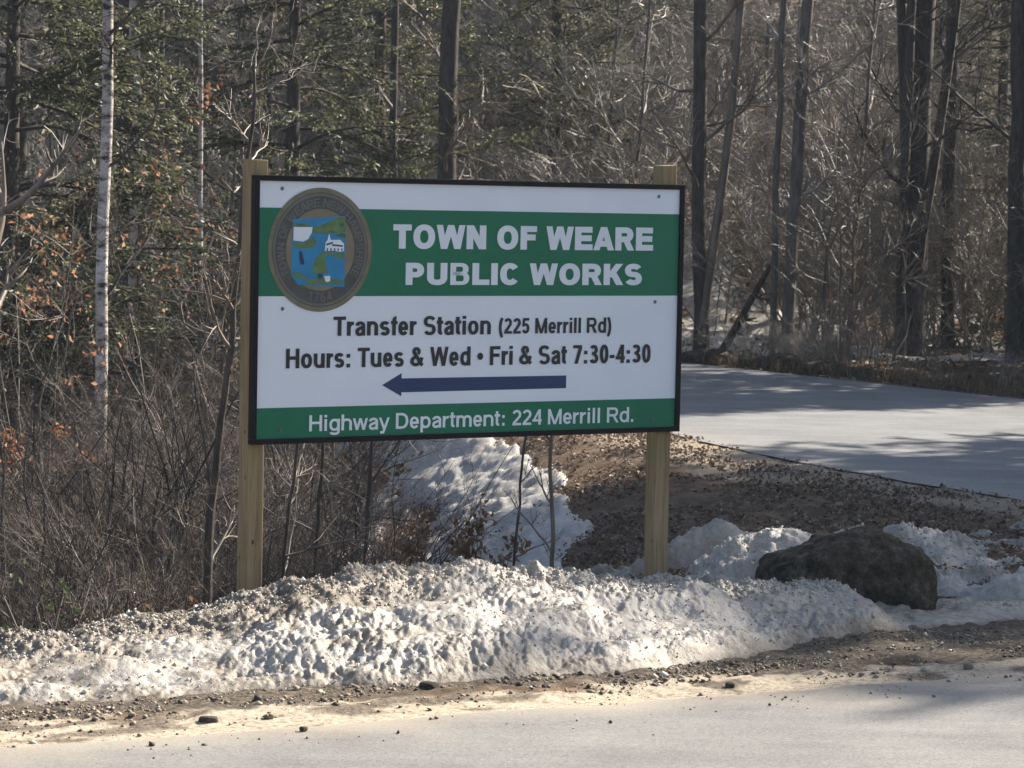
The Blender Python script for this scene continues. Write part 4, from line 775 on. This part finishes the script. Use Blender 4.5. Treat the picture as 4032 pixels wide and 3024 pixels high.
def glyph(c, wx, wy, e=2.25):
    p = Pen(wx, wy); W = ADV[c]; s = .055; hx, hy = wx / 2, wy / 2; l, r = s + hx, W - s - hx; T, B = 1 - hy, hy; m = W / 2; X = .74; XT = X - hy; rx = (r - l) / 2
    if c == 'T': p.H(.02, W - .02, T); p.V(m, 0, 1 - wy * .9)
    elif c in 'O0': p.C(arc(m, .5, (r - l) / 2, .5 - hy + .012, 0, 360, 36, 2.2)[:-1], True)
    elif c == 'W':
        for a, b in ((.0 + hx, .27 * W), (.5 * W, .27 * W), (.5 * W, .73 * W), (W - hx, .73 * W)): p.D(b, 0, a, 1, .92)
    elif c == 'w':
        for a, b in ((.0 + hx, .28 * W), (.5 * W, .28 * W), (.5 * W, .72 * W), (W - hx, .72 * W)): p.D(b, 0, a, X, .9)
    elif c == 'N': p.V(l, 0, 1); p.V(r, 0, 1); p.D(r, 0, l, 1)
    elif c == 'M': p.V(l, 0, 1); p.V(r, 0, 1); p.D(m, 0, l, 1, .9); p.D(m, 0, r, 1, .9)
    elif c == 'F': p.V(l, 0, 1); p.H(l, W - .04, T); p.H(l, W - .1, .52)
    elif c == 'E': p.V(l, 0, 1); p.H(l, W - .05, T); p.H(l, W - .08, .51); p.H(l, W - .03, B)
    elif c == 'A': p.D(hx, 0, m, 1, .95); p.D(W - hx, 0, m, 1, .95); p.H(m - .22, m + .22, .28)
    elif c in 'PR':
        y1 = .46 if c == 'P' else .48; ry = (T - y1) / 2; k = r - .02; p.V(l, 0, 1); p.C([(l, T), (k - .22, T)] + arc(k - .22, (T + y1) / 2, .22, ry, 90, -90, 10) + [(l, y1)])
        if c == 'R': p.D(r + .02, 0, m + .06, y1, .95)
    elif c == 'U': p.V(l, .34, 1); p.V(r, .34, 1); p.C(arc(m, .35, rx, .35 - hy + .012, 180, 360, 16))
    elif c == 'B':
        p.wx, p.wy = wx * .84, wy * .68; B, T = p.wy / 2, 1 - p.wy / 2; p.V(l, 0, 1)
        for y0, y1, k in ((B, .52, r), (.52, T, r - .04)): p.C([(l, y1), (k - .2, y1)] + arc(k - .2, (y0 + y1) / 2, .2, (y1 - y0) / 2, 90, -90, 10) + [(l, y0)])
    elif c == 'D': p.V(l, 0, 1); p.C([(l, T), (m - .05, T)] + arc(m - .05, .5, r - m + .05, .5 - hy, 90, -90, 14) + [(l, B)])
    elif c == 'L': p.V(l, 0, 1); p.H(l, W - .03, B)
    elif c == 'I': p.V(m, 0, 1)
    elif c == 'C': p.C(arc(m, .5, rx, .5 - hy + .012, 38, 322, 24))
    elif c == 'K': p.V(l, 0, 1); p.D(l + .1, .36, r + .0, 1, .95); p.D(r + .03, 0, m - .03, .62, 1.0)
    elif c == 'H': p.V(l, 0, 1); p.V(r, 0, 1); p.H(l, r, .52)
    elif c in 'Ss':
        h = 1.0 if c == 'S' else X; t_, b_ = h - hy + .012, hy - .012; mid = (t_ + b_) / 2; ry = (t_ - mid) / 2
        p.C(arc(m, mid + ry, rx, ry, 22, 270, 14, 2.3) + arc(m, mid - ry, rx, ry, 90, -158, 14, 2.3)[1:])
    elif c == 'o': p.C(arc(m, X / 2, rx, X / 2 - hy + .01, 0, 360, 28)[:-1], True)
    elif c in 'dpg':
        p.C(arc(m, X / 2, rx, X / 2 - hy + .01, 0, 360, 28)[:-1], True)
        if c == 'd': p.V(r, 0, 1)
        if c == 'p': p.V(l, -.27, X)
        if c == 'g': p.V(r, -.05, X); p.C(arc(m, -.05, rx, .22 - hy, 0, -165, 12))
    elif c == 'e': p.C(arc(m, X / 2, rx, X / 2 - hy + .01, 0, 325, 24)); p.H(l, r + hx * .9, X / 2 - .015)
    elif c == 'a': p.V(r, 0, X * .66); p.C([(l + .0, X * .70)] + arc(m, X * .66, rx, X * .34 - hy + .01, 160, 0, 12)); p.C([(r, X * .60), (m, X * .54)] + arc(m - .02, X * .28, rx - .02, X * .25 - hy * .4, 95, 270, 10) + [(r, X * .18)])
    elif c == 'f': p.V(m, 0, .8); p.C(arc(m + .14, .78, .14, .22 - hy, 180, 85, 8)); p.H(.02, W - .0, X - hy * .8)
    elif c in 'hn': p.V(l, 0, 1 if c == 'h' else X); p.C([(r, 0), (r, X * .6)] + arc(m, X * .6, rx, X * .4 - hy + .01, 0, 165, 12))
    elif c == 'm':
        q = (r - l) / 4; p.V(l, 0, X)
        for x0 in (l + q, l + 3 * q): p.C([(x0 + q, 0), (x0 + q, X * .62)] + arc(x0, X * .62, q, X * .38 - hy + .01, 0, 165, 10))
    elif c == 'u': p.V(r, 0, X); p.C([(l, X), (l, X * .4)] + arc(m, X * .4, rx, X * .4 - hy + .01, 180, 345, 12))
    elif c == 'i': p.V(m, 0, X); p.V(m, .84, 1)
    elif c == 'l': p.V(m, 0, 1)
    elif c == 'r': p.V(l, 0, X); p.C(arc(W - .02, X * .50, W - .02 - l, X * .5 - hy, 170, 92, 8))
    elif c == 't': p.V(m - .02, .15, .95); p.C(arc(m + .13, .17, .15, .17 - hy, 180, 275, 8)); p.H(.02, W - .02, X - hy * .8)
    elif c == 'y': p.D(m, .02, hx * .9, X, .9); p.D(m - .10, -.27, W - hx * .9, X, .9); p.H(.10, m - .05, -.27 + hy)
    elif c == '(': p.C(arc(W + .02, .39, W + .02 - l, .66, 112, 248, 14, 2.0))
    elif c == ')': p.C(arc(-.02, .39, r + .02, .66, 68, -68, 14, 2.0))
    elif c == '1': p.V(m + .08, 0, 1); p.D(m - .15, .72, m + .02, .95)
    elif c == '2': p.C(arc(m, .70, rx, .3 - hy, 165, -30, 14) + [(m - .02, .34), (l, wy * .9)]); p.H(s, W - s, B)
    elif c == '3': p.C(arc(m - .02, .735, rx - .02, .265 - hy, 155, -88, 14)); p.C(arc(m, .275, rx, .275 - hy, 88, -160, 14)); p.H(m - .14, m, .53)
    elif c == '4': p.V(r - .05, 0, 1); p.D(l - .02, .26, r - .06, 1, .8); p.H(s - .02, W - .03, .28)
    elif c == '5': p.H(l + .02, W - .09, T); p.D(l, .45, l + .07, 1, .9); p.C(arc(m - .01, .335, rx, .335 - hy, 130, -158, 16))
    elif c == '6': p.C(arc(m, .32, rx, .32 - hy, 0, 360, 24)[:-1], True); p.C([(l, .35)] + arc(m, .5, rx, .5 - hy, 180, 50, 12))
    elif c == '7': p.H(s, W - s, T); p.D(m - .10, 0, r, 1 - wy, 1.0)
    elif c == ':': p.V(m, 0, .19); p.V(m, .50, .69)
    elif c == '.': p.V(m, 0, .19)
    elif c == '-': p.H(.05, W - .05, .36)
    elif c == '•': p.q.append(arc(m, .47, .21, .19, 0, 359, 16, 2.0)[:-1])
    elif c == '&': p.C(arc(m - .06, .775, .17, .225 - hy, -60, 200, 14) + [(m + .12, .30), (r + .04, .04)]); p.C([(m + .02, .60)] + arc(m - .10, .27, .26, .27 - hy, 120, 290, 14) + [(m + .22, .20), (r, .46)])
    return p.q, W
def lettering(text, x0, x1, zb, ht, wx, wy, m, depth=.0026, track=0.0):
    q = []; x = 0
    for c in text:
        if c != ' ':
            g_, W = glyph(c, wx, wy); q.append([[(px + x, py) for px, py in P] for P in g_])
        x += ADV[c] + track
    pts = [p_ for Q in q for P in Q for p_ in P]; lo = min(p_[0] for p_ in pts); hi = max(p_[0] for p_ in pts); s = (x1 - x0) / (hi - lo)
    for Q in q: polyface('letter', [[(x0 + (px - lo) * s, zb + py * ht) for px, py in P] for P in Q], m, depth, sign, .00004)
lettering('TOWN OF WEARE', .735, 2.278, .906, .1175, .30, .25, M['letter_white'])
lettering('PUBLIC WORKS', .809, 2.212, .730, .108, .30, .25, M['letter_white'])
lettering('Transfer Station', .412, 1.305, .4855, .0925, .25, .175, M['ink'])
lettering('(225 Merrill Rd)', 1.352, 2.029, .488, .0775, .235, .17, M['ink'])
lettering('Hours: Tues & Wed • Fri & Sat 7:30-4:30', .157, 2.278, .333, .094, .25, .175, M['ink'])
lettering('Highway Department: 224 Merrill Rd.', .288, 2.178, .030, .077, .185, .155, M['letter_white'])
# screws
for (x, z) in [(.124, 1.185), (2.309, 1.183), (.135, .616), (2.30, .644), (.133, .040), (2.301, .042)]:
    bm = bmesh.new(); bmesh.ops.create_cone(bm, cap_ends=True, segments=12, radius1=.0095, radius2=.007, depth=.004)
    bmesh.ops.transform(bm, matrix=Matrix.Translation((x, -.0032, Z0 + z)) @ Matrix.Rotation(math.pi / 2, 4, 'X'), verts=bm.verts); me = bpy.data.meshes.new('screw'); bm.to_mesh(me); bm.free()
    link('screw', me, M['screw'] if z > .1 else M['seal_line'], sign)
# --- round town seal
scx, scz, RX, RZ = .3335, .8970, .2825, .2955
seal = polyface('seal', [[(scx + RX * math.cos(t * math.pi / 36), scz + RZ * math.sin(t * math.pi / 36)) for t in range(72)]], M['seal_rim'], .0030, sign)
def ring(name, ro, ri, m, d):
    q = []
    for t in range(72):
        a, b = t * math.pi / 36, (t + 1) * math.pi / 36; q.append([(scx + RX * k * math.cos(u), scz + RZ * k * math.sin(u)) for k, u in ((ri, a), (ro, a), (ro, b), (ri, b))])
    return polyface(name, q, m, d, seal)
ring('seal_ring', .925, .905, M['seal_dark'], .0034); ring('seal_ring', .89, .865, M['seal_line'], .0034); ring('inscription_band', .865, .66, M['seal_dark'], .0035)
polyface('seal_field', [[(scx + RX * .66 * math.cos(t * math.pi / 24), scz + RZ * .66 * math.sin(t * math.pi / 24)) for t in range(48)]], M['seal_tan'], .0034, seal)
def arctext(text, a0, a1, rr, ht, flip=False):
    q = []; tot = sum(ADV[c] for c in text); x = 0
    for c in text:
        if c != ' ':
            g_, W = glyph(c, .20, .16); A = R(a0 + (a1 - a0) * (x + W / 2) / tot); ca, sa = math.cos(A), math.sin(A)
            for P in g_:
                pp = []
                for px, py in P:
                    u, v = (px - W / 2) * ht * .95, (py - .5) * ht
                    if flip: pp.append((scx + RX * rr * ca - u * sa - v * ca, scz + RZ * rr * sa + u * ca - v * sa))
                    else: pp.append((scx + RX * rr * ca + u * sa + v * ca, scz + RZ * rr * sa - u * ca + v * sa))
                q.append(pp)
        x += ADV[c]
    return q
polyface('inscription', arctext('TOWN OF WEARE NEW HAMPSHIRE'.replace('V', 'U'), 214, -34, .762, .040) + arctext('1764', 252, 288, .765, .044, True), M['seal_line'], .0039, seal, .00002)['kind'] = 'stuff'
P_ = dict(
 sky=[(0.183, 1.041), (0.468, 1.06), (0.467, 0.719), (0.214, 0.73), (0.176, 0.778)],
 hill=[(0.184, 1.026), (0.253, 1.022), (0.293, 1.001), (0.368, 1.026), (0.423, 1.051), (0.466, 1.056), (0.469, 0.985), (0.424, 0.976), (0.379, 0.971), (0.359, 0.973), (0.324, 0.98), (0.294, 0.977), (0.264, 1.003), (0.184, 1.009)],
 shore=[(0.186, 0.93), (0.235, 0.926), (0.289, 0.962), (0.312, 0.931), (0.285, 0.905), (0.226, 0.902), (0.181, 0.917)],
 mill=[(0.186, 1.004), (0.288, 1.005), (0.284, 0.979), (0.265, 0.948), (0.24, 0.936), (0.185, 0.94)],
 church=[(0.356, 0.892), (0.36, 0.932), (0.37, 0.945), (0.379, 0.976), (0.387, 0.945), (0.44, 0.946), (0.461, 0.926), (0.461, 0.893), (0.439, 0.888), (0.411, 0.893)],
 bank=[(0.351, 0.892), (0.381, 0.884), (0.464, 0.884), (0.462, 0.851), (0.416, 0.866), (0.376, 0.87), (0.341, 0.879)],
 tree=[(0.338, 0.886), (0.356, 0.866), (0.373, 0.787), (0.298, 0.783), (0.292, 0.822), (0.314, 0.861)],
 trunk=[(0.318, 0.783), (0.348, 0.783), (0.343, 0.761), (0.323, 0.761)],
 ground=[(0.268, 0.756), (0.348, 0.765), (0.459, 0.752), (0.459, 0.735), (0.269, 0.734), (0.249, 0.73)],
 ground2=[(0.188, 0.795), (0.243, 0.778), (0.268, 0.756), (0.218, 0.761), (0.183, 0.778)],
 figure=[(0.218, 0.891), (0.233, 0.887), (0.237, 0.843), (0.247, 0.826), (0.227, 0.826), (0.219, 0.856)],
 pail=[(0.355, 0.772), (0.388, 0.774), (0.388, 0.748), (0.373, 0.743), (0.361, 0.748)])
polyface('seal_picture', [P_['sky']], M['seal_blue'], .0040, seal)
for i, k_ in enumerate(['hill', 'shore', 'bank', 'tree', 'ground', 'ground2']): polyface('seal_tree' if k_ == 'tree' else 'seal_land', [P_[k_]], M['seal_green'], .0044 + .0001 * i, seal)
for Q in ([(.372, .985), (.400, .990), (.42, .980), (.395, .978)], [(.409, .963), (.444, .979), (.469, .974), (.469, .956)], [(.43, 1.02), (.455, 1.03), (.462, 1.01), (.44, 1.005)], [(.20, 1.018), (.24, 1.018), (.25, 1.009), (.21, 1.008)]): polyface('seal_hill_shade', [Q], M['seal_deep'], .0052, seal)
for i, k_ in enumerate(['mill', 'church', 'pail']): polyface('seal_' + k_, [P_[k_]], M['letter_white'], .0056 + .0001 * i, seal)
polyface('seal_details', [P_['trunk'], P_['figure'], [(.362, .926), (.40, .936), (.40, .928), (.365, .918)], [(.395, .925), (.455, .920), (.455, .912), (.395, .917)]] + [[(.366 + .02 * i, .893), (.373 + .02 * i, .893), (.373 + .02 * i, .905), (.366 + .02 * i, .905)] for i in range(5)], M['navy'], .0062, seal)
